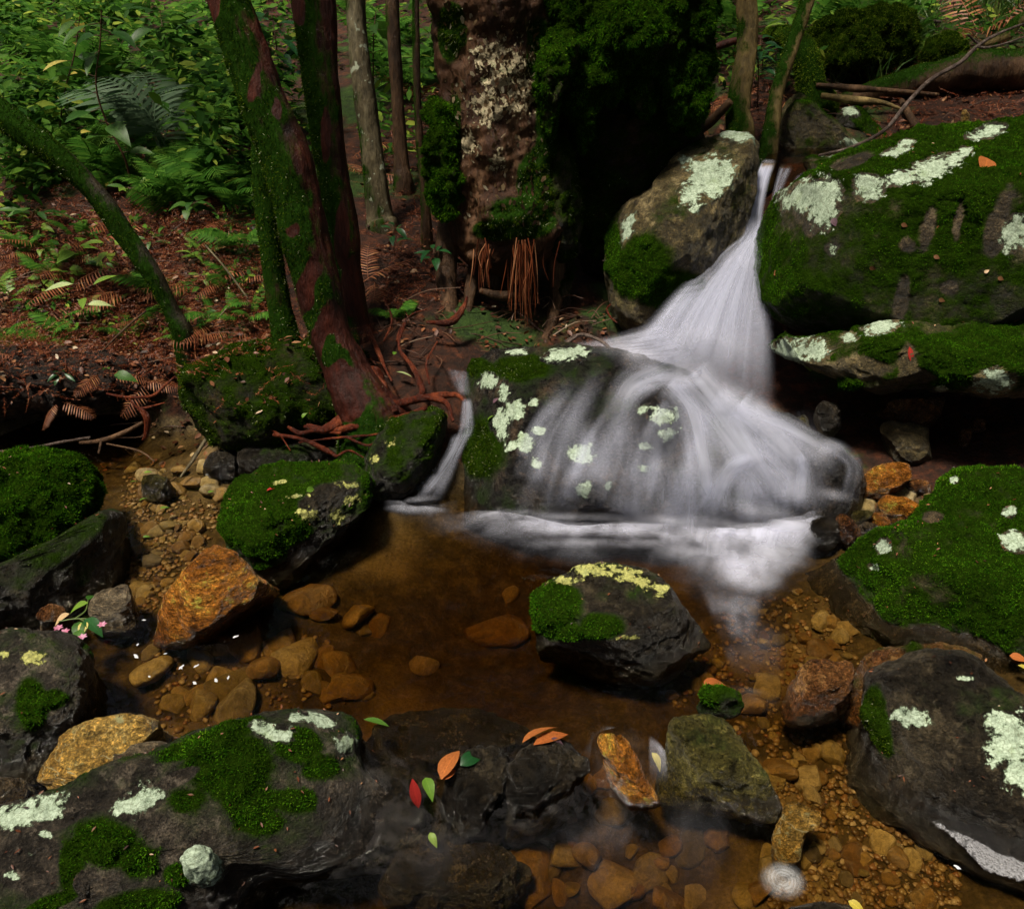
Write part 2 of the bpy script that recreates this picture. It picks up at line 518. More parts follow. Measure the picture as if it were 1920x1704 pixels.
ys = np.concatenate([np.linspace(-6, .55, 14), np.geomspace(.6, 22, 330)])
s_in = np.linspace(-1, 1, 300)
ext = np.geomspace(1.05, 9, 16)
ss = np.concatenate([-ext[::-1], s_in, ext])
XX = ss[None, :] * (0.75 * np.maximum(ys, .6)[:, None] + .35)
XX = np.clip(XX, -20, 20) + ss[None, :] * .01
YY = np.repeat(ys[:, None], len(ss), 1)
ZZ = H(XX, YY).reshape(XX.shape)
gV = np.column_stack([XX.ravel(), YY.ravel(), ZZ.ravel()])
nr, nc = XX.shape
ii = np.arange(nr - 1)[:, None] * nc
jj = np.arange(nc - 1)[None, :]
gF = np.stack([ii + jj, ii + jj + 1, ii + nc + jj + 1, ii + nc + jj], -1).reshape(-1, 4)

_gb = BVHTree.FromPolygons(gV.tolist(), gF.tolist())
def ground_hit(u, v):
    h = _gb.ray_cast(Vector(CAMP), Vector(ray(u, v)).normalized())
    if h[0] is None:
        return at(u, v, 12)
    return np.array(h[0])

def ground_mat():
    m, nt, out = M_('forest_soil')
    tc = nd(nt, 'TexCoord').outputs['Object']
    n1 = noise_(nt, tc, 1.6, 8, .65)
    n2 = noise_(nt, tc, 22, 8, .7)
    n3 = noise_(nt, tc, 110, 5, .7)
    soil = ramp(nt, n2, [(.3, (.005, .003, .0015)), (.5, (.032, .010, .004)), (.62, (.085, .024, .008)), (.75, (.17, .060, .02))])
    mo = ramp(nt, n2, [(.3, (.008, .020, .002)), (.7, (.04, .085, .008))])
    col = mixc(nt, mapr(nt, n1, .52, .60), soil, mo)
    bed = ramp(nt, n2, [(.28, (.026, .017, .007)), (.5, (.080, .054, .021)), (.72, (.20, .14, .06))])
    bed = mixc(nt, mapr(nt, noise_(nt, tc, 2.4, 3, .5), .52, .66), bed, (.26, .19, .10))
    sub = attr_(nt, 'bed')
    col = mixc(nt, mapr(nt, sub, .3, .7), col, bed)
    col = mixc(nt, .7, col, ramp(nt, n3, [(.3, (.4, .4, .4)), (.7, (1.5, 1.5, 1.5))]), 'MULTIPLY')
    h = math_(nt, 'ADD', n2, math_(nt, 'MULTIPLY', n3, .3))
    bmp = nd(nt, 'Bump', {'Strength': 1.0, 'Distance': 0.03, 'Height': h}).outputs[0]
    b = nd(nt, 'BsdfPrincipled', {'Base Color': col, 'Roughness': .7, 'Normal': bmp, 'Specular IOR Level': .3})
    nt.links.new(b.outputs[0], out.inputs[0])
    return m
bed = np.clip((.06 - gV[:, 2]) / .06, 0, 1) * (gV[:, 1] < 3.1)
ground = mk('forest_ground', gV, gF, ground_mat(), None, (0, 0, 0), {'bed': bed}, kind='structure')

# ================================================================== rocks
ROCK = {}
def chaikin(P, it=1):
    for _ in range(it):
        Q = np.roll(P, -1, 0)
        P = np.stack([.78 * P + .22 * Q, .22 * P + .78 * Q], 1).reshape(-1, 2)
    return P

def blobs(V, N, lst, nz=0.35, freq=14, seed=3):
    """signed patch mask, positive inside; patches are (u, v, ru, rv[, degrees]) as seen in the photograph"""
    u, v = project(V)
    m = np.full(len(V), -9.0)
    for b in lst:
        a = math.radians(b[4]) if len(b) > 4 else 0
        du, dv = u - b[0], v - b[1]
        x = du * math.cos(a) + dv * math.sin(a)
        y = -du * math.sin(a) + dv * math.cos(a)
        m = np.maximum(m, 1 - np.sqrt((x / b[2]) ** 2 + (y / b[3]) ** 2))
    m = m + nz * fbm(V, freq, 4, seed)
    face = np.einsum('ij,ij->i', N, CAMP - V) / np.linalg.norm(CAMP - V, axis=1)
    return np.where(face > -.05, m, -9.0)

def moss_blades(V, F, N, mask, dens, ln=.006, wd=.0012, up=.0, spread=.55, seed=0, maxn=110000):
    T = tris(F)
    r = np.random.default_rng(seed)
    a, b, c = V[T[:, 0]], V[T[:, 1]], V[T[:, 2]]
    ar = np.linalg.norm(np.cross(b - a, c - a), axis=1) / 2
    cen = (a + b + c) / 3
    # only what the place can show: skip faces turned well away from the open side
    fw = np.einsum('ij,ij->i', N[T[:, 0]], CAMP - cen) / np.linalg.norm(CAMP - cen, axis=1)
    uu, vv = project(cen)
    vis = (fw > -.35) & (uu > -250) & (uu < 2170) & (vv > -250) & (vv < 1950)
    mk_ = np.clip((mask[T].mean(1) + .12) * 2.0, 0, 1)
    wgt = ar * mk_ * vis
    n = int(min(maxn, wgt.sum() * dens * 1.35))
    if n < 5:
        return None
    idx = r.choice(len(T), n, p=wgt / wgt.sum())
    s = np.sqrt(r.random(n))[:, None]
    t = r.random(n)[:, None]
    P = (1 - s) * a[idx] + s * (1 - t) * b[idx] + s * t * c[idx]
    nn = N[T[idx, 0]]
    d = nn * .8 + r.normal(size=(n, 3)) * spread
    d[:, 2] += up
    d /= np.linalg.norm(d, axis=1, keepdims=True)
    clump = .65 + .55 * (fbm(P, 40, 2, seed) + .5)
    L = ln * (.5 + r.random(n)) * clump * (.45 + .55 * np.clip(mask[T[idx, 0]] * 2.5, 0, 1))
    side = np.cross(d, r.normal(size=(n, 3)))
    side /= np.linalg.norm(side, axis=1, keepdims=True)
    W = wd * (.6 + .8 * r.random(n))
    P = P - nn * ln * .15
    VV = np.empty((n, 3, 3))
    VV[:, 0] = P - side * W[:, None]
    VV[:, 1] = P + side * W[:, None]
    VV[:, 2] = P + d * L[:, None]
    return VV.reshape(-1, 3), np.arange(n * 3).reshape(-1, 3)

def add_moss(parent, V, F, N, mask, dens=90000, mat='moss', **kw):
    r = moss_blades(V, F, N, mask, dens, **kw)
    if r is None:
        return
    mk('moss', r[0], r[1], MAT[mat], parent, smooth=False, kind='stuff')

def add_lichen(parent, V, F, N, lst, mat='lichen', off=.0015, seed=5, name='lichen_patch'):
    m = blobs(V, N, lst, .45, 22, seed)
    keep = (m[F] > -.55).any(1)
    if not keep.any():
        return m
    f = F[keep]
    lab = np.arange(len(V))                             # one part for every separate patch
    while True:
        mn = lab[f].min(1)
        new = lab.copy()
        for k in range(3):
            np.minimum.at(new, f[:, k], mn)
        new = new[new]
        if (new == lab).all():
            break
        lab = new
    fl = lab[f[:, 0]]
    for g in np.unique(fl):
        ff = f[fl == g]
        ids, inv = np.unique(ff, return_inverse=True)
        if len(ff) < 30 or (m[ids] > 0).sum() < 6:
            continue
        mk(name, V[ids] + N[ids] * off, inv.reshape(ff.shape), MAT[mat], parent, attrs={'m': np.clip(m[ids], -1, 1)})
    return m

def rock(name, label, cat, outline, y, depth, mat, level=5, seed=0, e=.82, amp=.07, cuts=(), moss=None, moss_up=.55, mossmat='moss',
         moss_in=(), moss_out=(), lichen=(), lichen_y=(), sink=.6, wetz=.02, group=None, tilt=None, key=None, dens=90000, mln=.006, fine=1.0, parent=None, kind=None, wet0=0.0, ncut=9, base=.55, mup=0.0):
    O = np.array(outline, float)
    cu, cv = (O.min(0) + O.max(0)) / 2
    c = at(cu, cv, y)
    if tilt is None:
        n = CAMP - c
        n /= np.linalg.norm(n)
    else:
        n = np.array([0, -math.cos(math.radians(tilt)), math.sin(math.radians(tilt))])
    e1 = np.array([1.0, 0, 0]) - n * n[0]
    e1 /= np.linalg.norm(e1)
    e2 = np.cross(n, e1)
    O = chaikin(O, 2)
    pts = []
    for u, v in O:
        d = ray(u, v)
        p = CAMP + d * (((c - CAMP) @ n) / (d @ n)) - c
        pts.append((p @ e1, p @ e2))
    Q = np.array(pts)
    Q = np.concatenate([Q[:, None] * (1 - t) + np.roll(Q, -1, 0)[:, None] * t for t in np.linspace(0, 1, 8, endpoint=False)], 1).reshape(-1, 2)
    th = np.arctan2(Q[:, 1], Q[:, 0])
    rr = np.hypot(Q[:, 0], Q[:, 1])
    o = np.argsort(th)
    D, F = ico(level)
    t = np.arctan2(D[:, 1], D[:, 0])
    s = np.hypot(D[:, 0], D[:, 1])
    R = np.interp(t, th[o], rr[o], period=2 * math.pi)
    S = rr.mean()
    q = np.column_stack([R * s ** e * np.cos(t), R * s ** e * np.sin(t)])
    wv = depth * np.sign(D[:, 2]) * np.abs(D[:, 2]) ** e
    V = c + q[:, :1] * e1 + q[:, 1:] * e2 + wv[:, None] * n
    nrm = normals(V, F)
    V = V + nrm * (S * amp * (fbm(V / S, 1.5, 3, seed) + .45 * fbm(V / S, 4.5, 4, seed + 20)))[:, None]
    rc = np.random.default_rng(seed + 500)
    auto = []
    for _ in range(ncut):
        k = rc.normal(size=3)
        k[1] = -abs(k[1]) * .8 if rc.random() < .8 else k[1]
        k[2] = k[2] * .6 + .25
        auto.append((k[0], k[1], k[2], rc.uniform(.80, .95)))
    for cut in list(cuts) + auto:
        k = np.array(cut[:3], float)
        k /= np.linalg.norm(k)
        h = (V - c) @ k
        lim = cut[3] * h.max() + S * .03 * fbm(V / S, 3, 3, seed + 7)
        ex = np.maximum(0, h - lim)
        V = V - k * (ex * .9)[:, None]
    if sink:
        dz = np.minimum(0, V[:, 2] - c[2])
        tb = np.clip(-dz / max(1e-4, -dz.min()), 0, 1)
        wd = 1 + base * tb * tb * (3 - 2 * tb) * (1 if sink >= .3 else 0)
        V[:, 0] = c[0] + (V[:, 0] - c[0]) * wd
        V[:, 1] = c[1] + (V[:, 1] - c[1]) * wd
        V[:, 2] += dz * sink
        need = (c[2] - (min(H(c[0], c[1])[0], c[2]) - .04)) / max(1e-4, (c[2] - V[:, 2]).max())
        need = min(need, 1.45)
        if need > 1 and sink >= .3:                    # reach down to the bed so that it rests there
            dz = np.minimum(0, V[:, 2] - c[2])
            V[:, 2] += dz * (need - 1)
    nrm = normals(V, F)
    crag = 1 - 2.2 * np.abs(fbm(V, 9, 3, seed + 42))
    V = V + nrm * (fine * (.007 * fbm(V, 17, 4, seed + 40) + .0028 * fbm(V, 80, 2, seed + 41) - .006 * np.clip(crag, -.3, 1) ** 3))[:, None]
    N = normals(V, F)
    wet = np.clip((wetz + .03 - V[:, 2]) / .04 + .4 * fbm(V, 18, 3, seed), 0, 1) * (1 - 0) + wet0
    wet = np.clip(wet, 0, 1)
    att = {'wet': wet}
    lm = np.full(len(V), -9.0)
    if lichen:
        lm = blobs(V, N, lichen, .45, 22, 5)
    ms = None
    if moss is not None:
        ms = moss + moss_up * N[:, 2] + .55 * fbm(V, 5 / max(S, .15) * .5, 4, seed + 60) + .25 * fbm(V, 25, 3, seed + 61)
        if moss_in:
            ms = np.maximum(ms, np.minimum(blobs(V, N, moss_in, .35, 12, seed) * 1.6, .9))
        if moss_out:
            ms = ms - np.clip(blobs(V, N, moss_out, .4, 12, seed + 1) * 2.5, 0, 2)
        ms = np.where(lm > -.15, -.6, ms)
        ms = ms - np.clip((.0 - V[:, 2]) / .02, 0, 2) * (V[:, 1] < 3)
        att['moss'] = np.clip(ms, -1, 1)
        V = V + N * (np.clip(ms * 1.6, 0, 1) * (.005 + mln * 2.6 * (fbm(V, 26, 3, seed + 70) + .1) + .02 * np.clip(fbm(V, 9, 2, seed + 72), -.3, 1)))[:, None]
        N = normals(V, F)
    org = np.array([c[0], c[1], V[:, 2].min()])
    ob = mk(name, V, F, MAT[mat], parent, org, att, kind=kind)
    if label and not parent:
        tag(ob, label, cat, group)
    if lichen:
        add_lichen(ob, V, F, N, lichen)
    if lichen_y:
        add_lichen(ob, V, F, N, lichen_y, 'lichen_y', .001, 9)
    if ms is not None:
        add_moss(ob, V, F, N, ms, dens, mossmat, seed=seed, ln=mln, up=mup)
    if key:
        ROCK[key] = (V, F, N, ob)
    return ob

_bvh = {}
def cast(key, u, v):
    """first point of that rock under the photo pixel, with its normal"""
    if key not in _bvh:
        V, F = ROCK[key][:2]
        _bvh[key] = BVHTree.FromPolygons(V.tolist(), F.tolist())
    d = Vector(ray(u, v)).normalized()
    h = _bvh[key].ray_cast(Vector(CAMP), d)
    if h[0] is None:
        return None, None
    return np.array(h[0]), np.array(h[1])

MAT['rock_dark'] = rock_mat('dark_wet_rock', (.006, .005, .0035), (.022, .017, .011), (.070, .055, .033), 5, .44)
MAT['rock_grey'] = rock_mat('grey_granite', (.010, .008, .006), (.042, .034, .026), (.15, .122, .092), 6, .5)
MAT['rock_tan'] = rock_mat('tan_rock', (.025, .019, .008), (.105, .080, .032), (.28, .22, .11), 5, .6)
MAT['rock_mossy'] = rock_mat('mossy_rock', (.016, .012, .006), (.052, .037, .018), (.15, .11, .06), 6, .65)
MAT['rock_orange'] = rock_mat('orange_rock', (.11, .030, .004), (.40, .15, .02), (.68, .38, .06), 7, .38, stria=.7)
MAT['rock_yellow'] = rock_mat('ochre_slab_rock', (.25, .12, .020), (.56, .35, .085), (.72, .54, .20), 8, .5, stria=.5, vein=(.66, .60, .34))
MAT['rock_brown'] = rock_mat('brown_stone', (.050, .016, .005), (.17, .070, .022), (.34, .18, .065), 9, .35)
MAT['rock_slab'] = rock_mat('grey_slab_stone', (.06, .045, .03), (.18, .14, .09), (.34, .28, .19), 9, .5, stria=1.2)
MAT['rock_olive'] = rock_mat('olive_stone', (.025, .021, .006), (.085, .074, .019), (.22, .19, .055), 12, .42)
MAT['rock_fall'] = rock_mat('wet_fall_rock', (.006, .006, .006), (.022, .019, .018), (.085, .058, .038), 7, .38)

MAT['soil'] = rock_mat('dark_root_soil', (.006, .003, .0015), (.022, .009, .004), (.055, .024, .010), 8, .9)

# ---- right bank: the big boulder beside the fall and the ledge under it
rock('boulder', 'huge mossy boulder right of the waterfall with white lichen along its crest', 'boulder',
     [(1440,400),(1470,365),(1540,335),(1590,300),(1680,265),(1760,250),(1840,232),(1930,215),(2080,215),(2160,380),(2140,600),(1960,650),(1800,650),(1690,635),(1590,615),(1500,590),(1440,550),(1424,480)],
     2.95, .50, 'rock_mossy', 6, 11, .78, .06, [(-.1, -.35, 1, .62), (-.3, -1, .25, .72)], moss=.19, moss_up=.35, dens=85000, mln=.0065, sink=.1, key='big',
     lichen=[(1522,368,62,30,-8),(1545,395,28,34,0),(1628,352,26,24,0),(1745,318,42,20,-20),(1690,335,38,13,-10),(1790,300,25,14,-25),(1680,285,26,8,-15),(1850,248,34,12,-15),(1560,468,9,9),(1900,440,26,34,10),(1812,285,14,10),(1700,268,16,7)],
     moss_out=[(1740,430,16,50,12),(1795,420,10,50,10),(1870,420,25,70,20),(1700,460,18,14),(1520,430,14,14),(1690,560,14,50,10),(1780,540,18,14),(1600,300,60,14,-20)])
rock('ledge_rock', 'low rocky ledge with pale lichen nose poking into the falling water', 'rock',
     [(1408,655),(1450,640),(1510,638),(1580,622),(1655,598),(1760,596),(1900,590),(2080,600),(2120,720),(1900,748),(1800,738),(1700,722),(1620,744),(1540,716),(1480,690)],
     2.58, .26, 'rock_tan', 6, 17, .8, .07, [(-.05, -.2, 1, .6)], moss=.02, moss_up=.35, sink=.0, key='ledge', dens=85000,
     lichen=[(1485,660,52,22,-5),(1655,612,36,14,-8),(1592,633,14,9),(1765,728,12,7),(1860,715,36,20,-15),(1530,655,20,18)],
     moss_in=[(1660,650,55,30),(1595,715,26,18),(1780,680,70,50),(1880,650,60,40)], moss_out=[(1620,690,60,22),(1720,705,40,16),(1500,690,70,20),(1700,670,20,40)])
rock('rock', 'lichen spotted tan rock left of the upper waterfall chute', 'rock',
     [(1138,430),(1165,388),(1222,355),(1248,308),(1300,262),(1378,238),(1424,258),(1427,310),(1418,372),(1400,440),(1370,520),(1280,590),(1180,605),(1140,560)],
     3.36, .34, 'rock_tan', 6, 23, .8, .08, [(-.25, -.35, .9, .62), (.7, -.8, .1, .7)], moss=-.42, moss_up=.3, sink=.15, key='upleft', wetz=-1,
     lichen=[(1330,330,38,42,-20),(1355,322,26,20),(1300,360,30,20,-40),(1375,252,36,16,15),(1300,395,10,8),(1178,425,12,26,20),(1285,300,14,8)],
     moss_in=[(1200,500,60,60),(1260,545,70,40),(1150,470,20,60)])
rock('rock', 'dark angular rock at the lip of the fall between two thin trunks', 'rock',
     [(1463,285),(1462,230),(1470,195),(1495,172),(1525,190),(1560,225),(1600,258),(1622,275),(1590,290),(1520,292)],
     3.95, .2, 'rock_tan', 5, 29, .75, .06, [(.5, -.5, .8, .7), (0, -1, .1, .6)], moss=-.3, moss_up=.4, sink=.2, wetz=-1,
     lichen=[(1600,270,26,9,15)])
rock('rock', 'small dark rock with one pale lichen spot under the fallen log', 'rock',
     [(1560,225),(1575,205),(1600,198),(1630,215),(1655,245),(1680,262),(1650,275),(1590,268)],
     4.12, .17, 'rock_dark', 4, 31, .75, .06, [(.3, -.5, .8, .7)], moss=-.15, moss_up=.5, sink=.2, wetz=-1, lichen=[(1595,210,16,10,20)])
rock('rock', 'flat stone slab at the water lip below the curved twig', 'rock',
     [(1500,300),(1540,292),(1600,290),(1640,298),(1620,330),(1570,345),(1520,335)], 3.55, .16, 'rock_tan', 4, 37, .8, .06, [(0, 0, 1, .5)], moss=-.1, moss_up=.3, sink=.2, wetz=-1,
     lichen=[(1590,294,40,5,2)])

# ---- the rock the water runs down
rock('fall_rock', 'broad dark wet rock under the waterfall veil with ringed yellow-green lichen spots', 'rock',
     [(868,700),(905,662),(960,655),(1010,660),(1080,650),(1180,660),(1260,690),(1340,745),(1430,770),(1520,800),(1590,850),(1615,910),(1570,985),(1450,1015),(1300,1015),(1150,1000),(1000,990),(890,975),(800,955),(790,915),(840,850),(868,770)],
     2.52, .36, 'rock_fall', 6, 41, .8, .075, [(-.1, -.55, .8, .66)], moss=-.38, moss_up=.25, mossmat='moss_dark', sink=.35, wetz=.02, key='fall', wet0=.25, base=.05,
     lichen=[(918,715,18,15),(945,735,10,20),(965,770,22,20),(940,795,14,26),(985,830,14,18),(1060,665,40,13,-10),(965,660,20,6),(1090,850,26,18),(1095,920,16,16),(1005,870,9,11),(1140,908,8,9),(1210,815,14,18),(1240,780,26,18),(1255,810,18,16),(1000,755,10,8),(1205,880,12,8),(960,835,12,9),(1010,808,14,7),(1085,655,14,8)],
     moss_in=[(985,690,60,28),(900,690,30,20),(900,840,50,60)])
rock('knob_rock', 'rounded wet knob of rock standing out of the waterfall veil', 'rock',
     [(1165,810),(1180,755),(1215,722),(1250,728),(1275,770),(1278,830),(1262,880),(1215,890),(1172,868)], 2.36, .13, 'rock_fall', 5, 43, .85, .07, moss=None, sink=.5, wet0=.4,
     lichen=[(1245,780,24,18),(1252,812,18,12),(1210,835,14,9),(1205,770,10,10)], key='knob')
rock('rock', 'green slab of rock under red roots beside the small side fall', 'rock',
     [(672,850),(690,820),(740,790),(790,768),(838,775),(842,800),(825,840),(790,885),(740,912),(700,905),(680,880)],
     2.42, .16, 'rock_dark', 5, 47, .75, .05, [(-.2, -.6, .8, .6)], moss=-.12, moss_up=.3, mossmat='moss_dark', sink=.5, wet0=.3,
     lichen_y=[(700,860,12,9),(735,830,14,8)])
rock('rock', 'mossy rock left of the pool with scattered gold lichen and a green leaf', 'rock',
     [(408,1000),(412,940),(440,898),(500,872),(580,866),(660,872),(700,895),(702,935),(660,980),(600,1030),(540,1066),(490,1072),(440,1045)],
     2.16, .22, 'rock_dark', 6, 53, .8, .06, [(0, -.35, 1, .6), (.5, -1, .2, .7)], moss=-.02, moss_up=.35, sink=.5, key='lmoss',
     lichen_y=[(575,965,22,14,20),(630,965,18,22,-30),(665,935,22,10,-20),(560,930,30,6,-10),(650,910,24,8),(520,905,16,6)],
     moss_in=[(450,960,50,70),(500,1020,50,30),(560,1000,30,40)], moss_out=[(620,930,60,30,-20),(570,1030,40,25,-30)])
rock('rock', 'rust orange angular rock with gold crown at the pool edge', 'rock',
     [(292,1165),(300,1130),(335,1075),(375,1035),(400,1020),(440,1030),(465,1060),(480,1085),(508,1092),(490,1115),(430,1150),(380,1178),(325,1182)],
     1.80, .16, 'rock_orange', 5, 59, .72, .07, [(-.5, -.8, .55, .55), (.6, -.75, .5, .62), (0, .1, 1, .8)], sink=.5, key='orange', wetz=.0)
rock('rock', 'squared grey stone slab beside the pink blossom sprig', 'rock',
     [(162,1135),(180,1110),(235,1094),(245,1098),(256,1150),(240,1163),(190,1168),(168,1160)], 1.78, .07, 'rock_slab', 4, 61, .6, .03, [(-.2, -.5, .9, .55), (.2, -1, .2, .7)], sink=.5, wetz=-.01)
rock('rock', 'small round brown stone left of the grey slab', 'rock',
     [(65,1160),(72,1138),(95,1130),(122,1136),(128,1155),(110,1172),(80,1178)], 1.745, .05, 'rock_brown', 4, 67, .8, .05, sink=.6, wetz=.0)
rock('boulder', 'thick green moss covered boulder at the left edge of the stream', 'boulder',
     [(-180,900),(-60,862),(60,850),(130,856),(180,885),(192,930),(170,990),(110,1050),(30,1105),(-80,1150),(-190,1100)],
     2.05, .26, 'rock_mossy', 6, 71, .85, .06, moss=.42, moss_up=.3, sink=.3, dens=120000, mln=.009, key='lbig')
rock('boulder', 'bare dark lower boulder beneath the thick moss at the left edge', 'boulder',
     [(-180,1080),(0,1060),(120,1000),(200,945),(238,960),(238,1010),(200,1080),(130,1130),(40,1170),(-100,1200),(-190,1180)],
     1.90, .2, 'rock_dark', 5, 73, .8, .06, moss=-.35, moss_up=.35, mossmat='moss_dark', sink=.6, key='ldark')
rock('boulder', 'wet glistening grey brown boulder at left above the ochre slab', 'boulder',
     [(-160,1230),(-60,1195),(40,1180),(120,1190),(170,1215),(178,1280),(165,1350),(110,1400),(60,1450),(-40,1470),(-160,1440)],
     1.42, .2, 'rock_grey', 6, 79, .82, .08, [(.2, -.5, .9, .7)], moss=-.5, moss_up=.35, sink=.6, wetz=.03, key='lwet', wet0=.2,
     moss_in=[(60,1320,30,50),(100,1310,30,20)], lichen_y=[(60,1230,30,14),(10,1225,14,10)])
rock('slab_rock', 'ochre yellow slab of rock with pale veins beside the mossy ledge', 'rock',
     [(65,1440),(75,1410),(120,1372),(170,1345),(235,1340),(290,1343),(308,1365),(303,1390),(250,1412),(200,1440),(150,1480),(95,1488),(70,1465)],
     1.25, .075, 'rock_yellow', 6, 83, .68, .045, [(-.1, -.25, 1, .5)], sink=.5, key='ochre', wetz=-.02)
rock('slab_rock', 'thin brown slab tucked behind the ochre rock and the moss', 'rock',
     [(195,1415),(230,1400),(300,1388),(318,1398),(290,1425),(230,1445),(200,1440)], 1.235, .04, 'rock_slab', 4, 84, .7, .04, [(0, -.2, 1, .5)], sink=.5, wetz=0)
rock('rock', 'smooth brown river stone lying in water at the left edge', 'rock',
     [(-60,1470),(0,1455),(45,1458),(75,1480),(60,1510),(0,1530),(-60,1520)], 1.22, .05, 'rock_slab', 4, 85, .9, .03, sink=.4, wetz=.1)

# ---- foreground ledge
rock('ledge_boulder', 'long grey foreground ledge with bright moss cushions and mint lichen patches', 'boulder',
     [(-260,1600),(-120,1545),(0,1508),(100,1482),(200,1440),(300,1402),(400,1360),(480,1340),(580,1330),(650,1338),(682,1372),(672,1420),(720,1460),(740,1510),(700,1570),(600,1620),(460,1625),(432,1660),(400,1720),(300,1800),(100,1850),(-150,1800)],
     1.06, .16, 'rock_grey', 6, 89, .7, .05, [(-.05, -.5, 1, .52), (.3, -.9, .4, .72)], moss=-.34, moss_up=.22, sink=.45, wetz=-.02, key='ledgefg', dens=170000, mln=.0065,
     lichen=[(30,1530,78,22,-18),(90,1515,20,26,-60),(262,1500,40,26,-30),(240,1510,34,18,-20),(500,1370,36,14,15),(535,1378,14,14),(600,1352,34,10,20),(648,1392,18,18),(372,1612,2,2),(60,1600,12,8),(85,1565,12,9),(555,1345,14,7),(20,1640,14,8)],
     moss_in=[(400,1385,110,22,-20),(430,1440,95,70,-15),(350,1500,40,30),(470,1500,60,30),(200,1580,80,50,15),(260,1615,40,40),(130,1620,30,60),(600,1440,40,30),(290,1690,50,30),(330,1640,26,22),(560,1400,50,35),(230,1700,80,30,-20),(560,1500,60,26),(490,1540,50,26),(100,1690,70,16,-20)],
     moss_out=[(330,1460,60,14,-25),(120,1530,80,20,-20),(60,1620,70,60,0),(165,1660,30,26),(380,1690,40,30),(640,1500,50,40)])
rock('rock', 'mint green lichen covered knob on the foreground ledge', 'rock',
     [(332,1610),(345,1590),(375,1582),(402,1592),(411,1615),(395,1635),(365,1642),(340,1630)], .985, .03, 'rock_slab', 4, 91, .9, .03, sink=.6, wetz=-1, lichen=[(371,1612,70,58)])
rock('rock', 'small plain grey stone bedded in moss at the bottom left', 'rock',
     [(128,1665),(135,1630),(165,1618),(188,1630),(190,1665),(165,1690),(140,1685)], .945, .03, 'rock_grey', 4, 92, .85, .05, sink=.5, wetz=-1)
rock('rock', 'low wet grey rock at the spillway under the red leaf', 'rock',
     [(640,1480),(690,1468),(740,1462),(790,1475),(815,1500),(790,1545),(720,1560),(660,1545),(635,1510)], 1.215, .06, 'rock_dark', 5, 97, .8, .12, [(0, -.3, 1, .5)], sink=.6, wetz=-.03, key='drownA', wet0=.4, fine=1.8)
rock('rock', 'cracked black ledge rock with fallen leaves in the middle foreground', 'rock',
     [(825,1470),(850,1410),(890,1398),(940,1402),(965,1420),(960,1470),(930,1530),(880,1560),(835,1540)], 1.235, .08, 'rock_dark', 5, 197, .72, .12, [(-.1, -.3, 1, .5)], sink=.6, wetz=-.03, key='drownB', wet0=.35, fine=1.8)
rock('rock', 'black notched end of the drowned ledge under the long orange leaf', 'rock',
     [(935,1500),(960,1420),(1000,1395),(1050,1372),(1080,1385),(1108,1430),(1090,1460),(1040,1505),(980,1530)], 1.265, .08, 'rock_dark', 5, 297, .72, .12, [(.1, -.3, 1, .5)], sink=.6, wetz=-.03, key='drownC', wet0=.35, fine=1.8)
rock('rock', 'broken brown rock under the water in front of the ledge', 'rock',
     [(700,1600),(780,1570),(880,1565),(960,1590),(980,1640),(900,1680),(780,1690),(710,1650)], 1.12, .06, 'rock_mossy', 5, 397, .8, .12, [(0, -.2, 1, .5)], sink=.4, wetz=.1, fine=1.5)
rock('rock', 'drowned slab of brown rock under the pool water behind the leaf ledge', 'rock',
     [(660,1400),(700,1350),(800,1320),(900,1325),(980,1350),(1010,1385),(950,1410),(850,1425),(740,1450)], 1.43, .06, 'rock_mossy', 5, 98, .8, .06, [(0, 0, 1, .4)], sink=.3, wetz=.2)
rock('rock', 'dark mossy rock with pale gold lichen top standing in the middle of the pool', 'rock',
     [(986,1135),(1005,1108),(1060,1068),(1130,1052),(1210,1060),(1255,1098),(1285,1140),(1310,1165),(1345,1182),(1300,1200),(1262,1226),(1215,1243),(1150,1232),(1090,1208),(1030,1192),(988,1178)],
     1.70, .15, 'rock_dark', 6, 101, .75, .05, [(-.05, -.12, 1, .58), (.35, -1, .25, .72), (-.6, -.8, .2, .8)], moss=-.45, moss_up=.2, sink=.7, wetz=.01, key='mid', base=.2,
     lichen_y=[(1130,1070,85,14,5),(1190,1088,60,14,15),(1060,1090,30,12),(1240,1105,16,18),(1180,1195,20,6),(1325,1182,16,6)],
     moss_in=[(1040,1130,50,45),(1130,1175,40,26),(1010,1160,30,26),(1060,1185,40,18)])
rock('stone', 'rounded reddish brown stone sitting in shallow water on the right', 'stone',
     [(1487,1285),(1492,1258),(1512,1238),(1545,1231),(1570,1240),(1596,1240),(1603,1265),(1590,1305),(1560,1318),(1510,1320),(1488,1308)],
     1.465, .06, 'rock_brown', 5, 103, .72, .05, [(0, -.2, 1, .62), (.1, -1, .2, .75)], sink=.6, wetz=-.03)
rock('boulder', 'bright green mossy boulder on the right bank above the brown shallows', 'boulder',
     [(1533,1085),(1560,1055),(1610,1020),(1640,990),(1690,985),(1735,955),(1760,900),(1790,882),(1860,880),(1960,890),(2120,930),(2150,1200),(2000,1290),(1900,1265),(1840,1225),(1750,1205),(1650,1195),(1600,1170),(1560,1130)],
     1.85, .27, 'rock_mossy', 6, 107, .8, .05, [(-.15, -.4, 1, .6), (-.4, -1, .2, .75)], moss=.20, moss_up=.3, sink=.35, dens=120000, mln=.0065, key='rmoss',
     lichen=[(1657,1024,13,15),(1640,1063,7,7),(1905,1015,30,18,10),(1892,960,12,12),(1790,900,8,6)],
     moss_out=[(1640,1185,70,26,15),(1590,1140,30,30),(1750,970,24,14),(1760,1190,80,18,15),(1840,1215,60,26,25)])
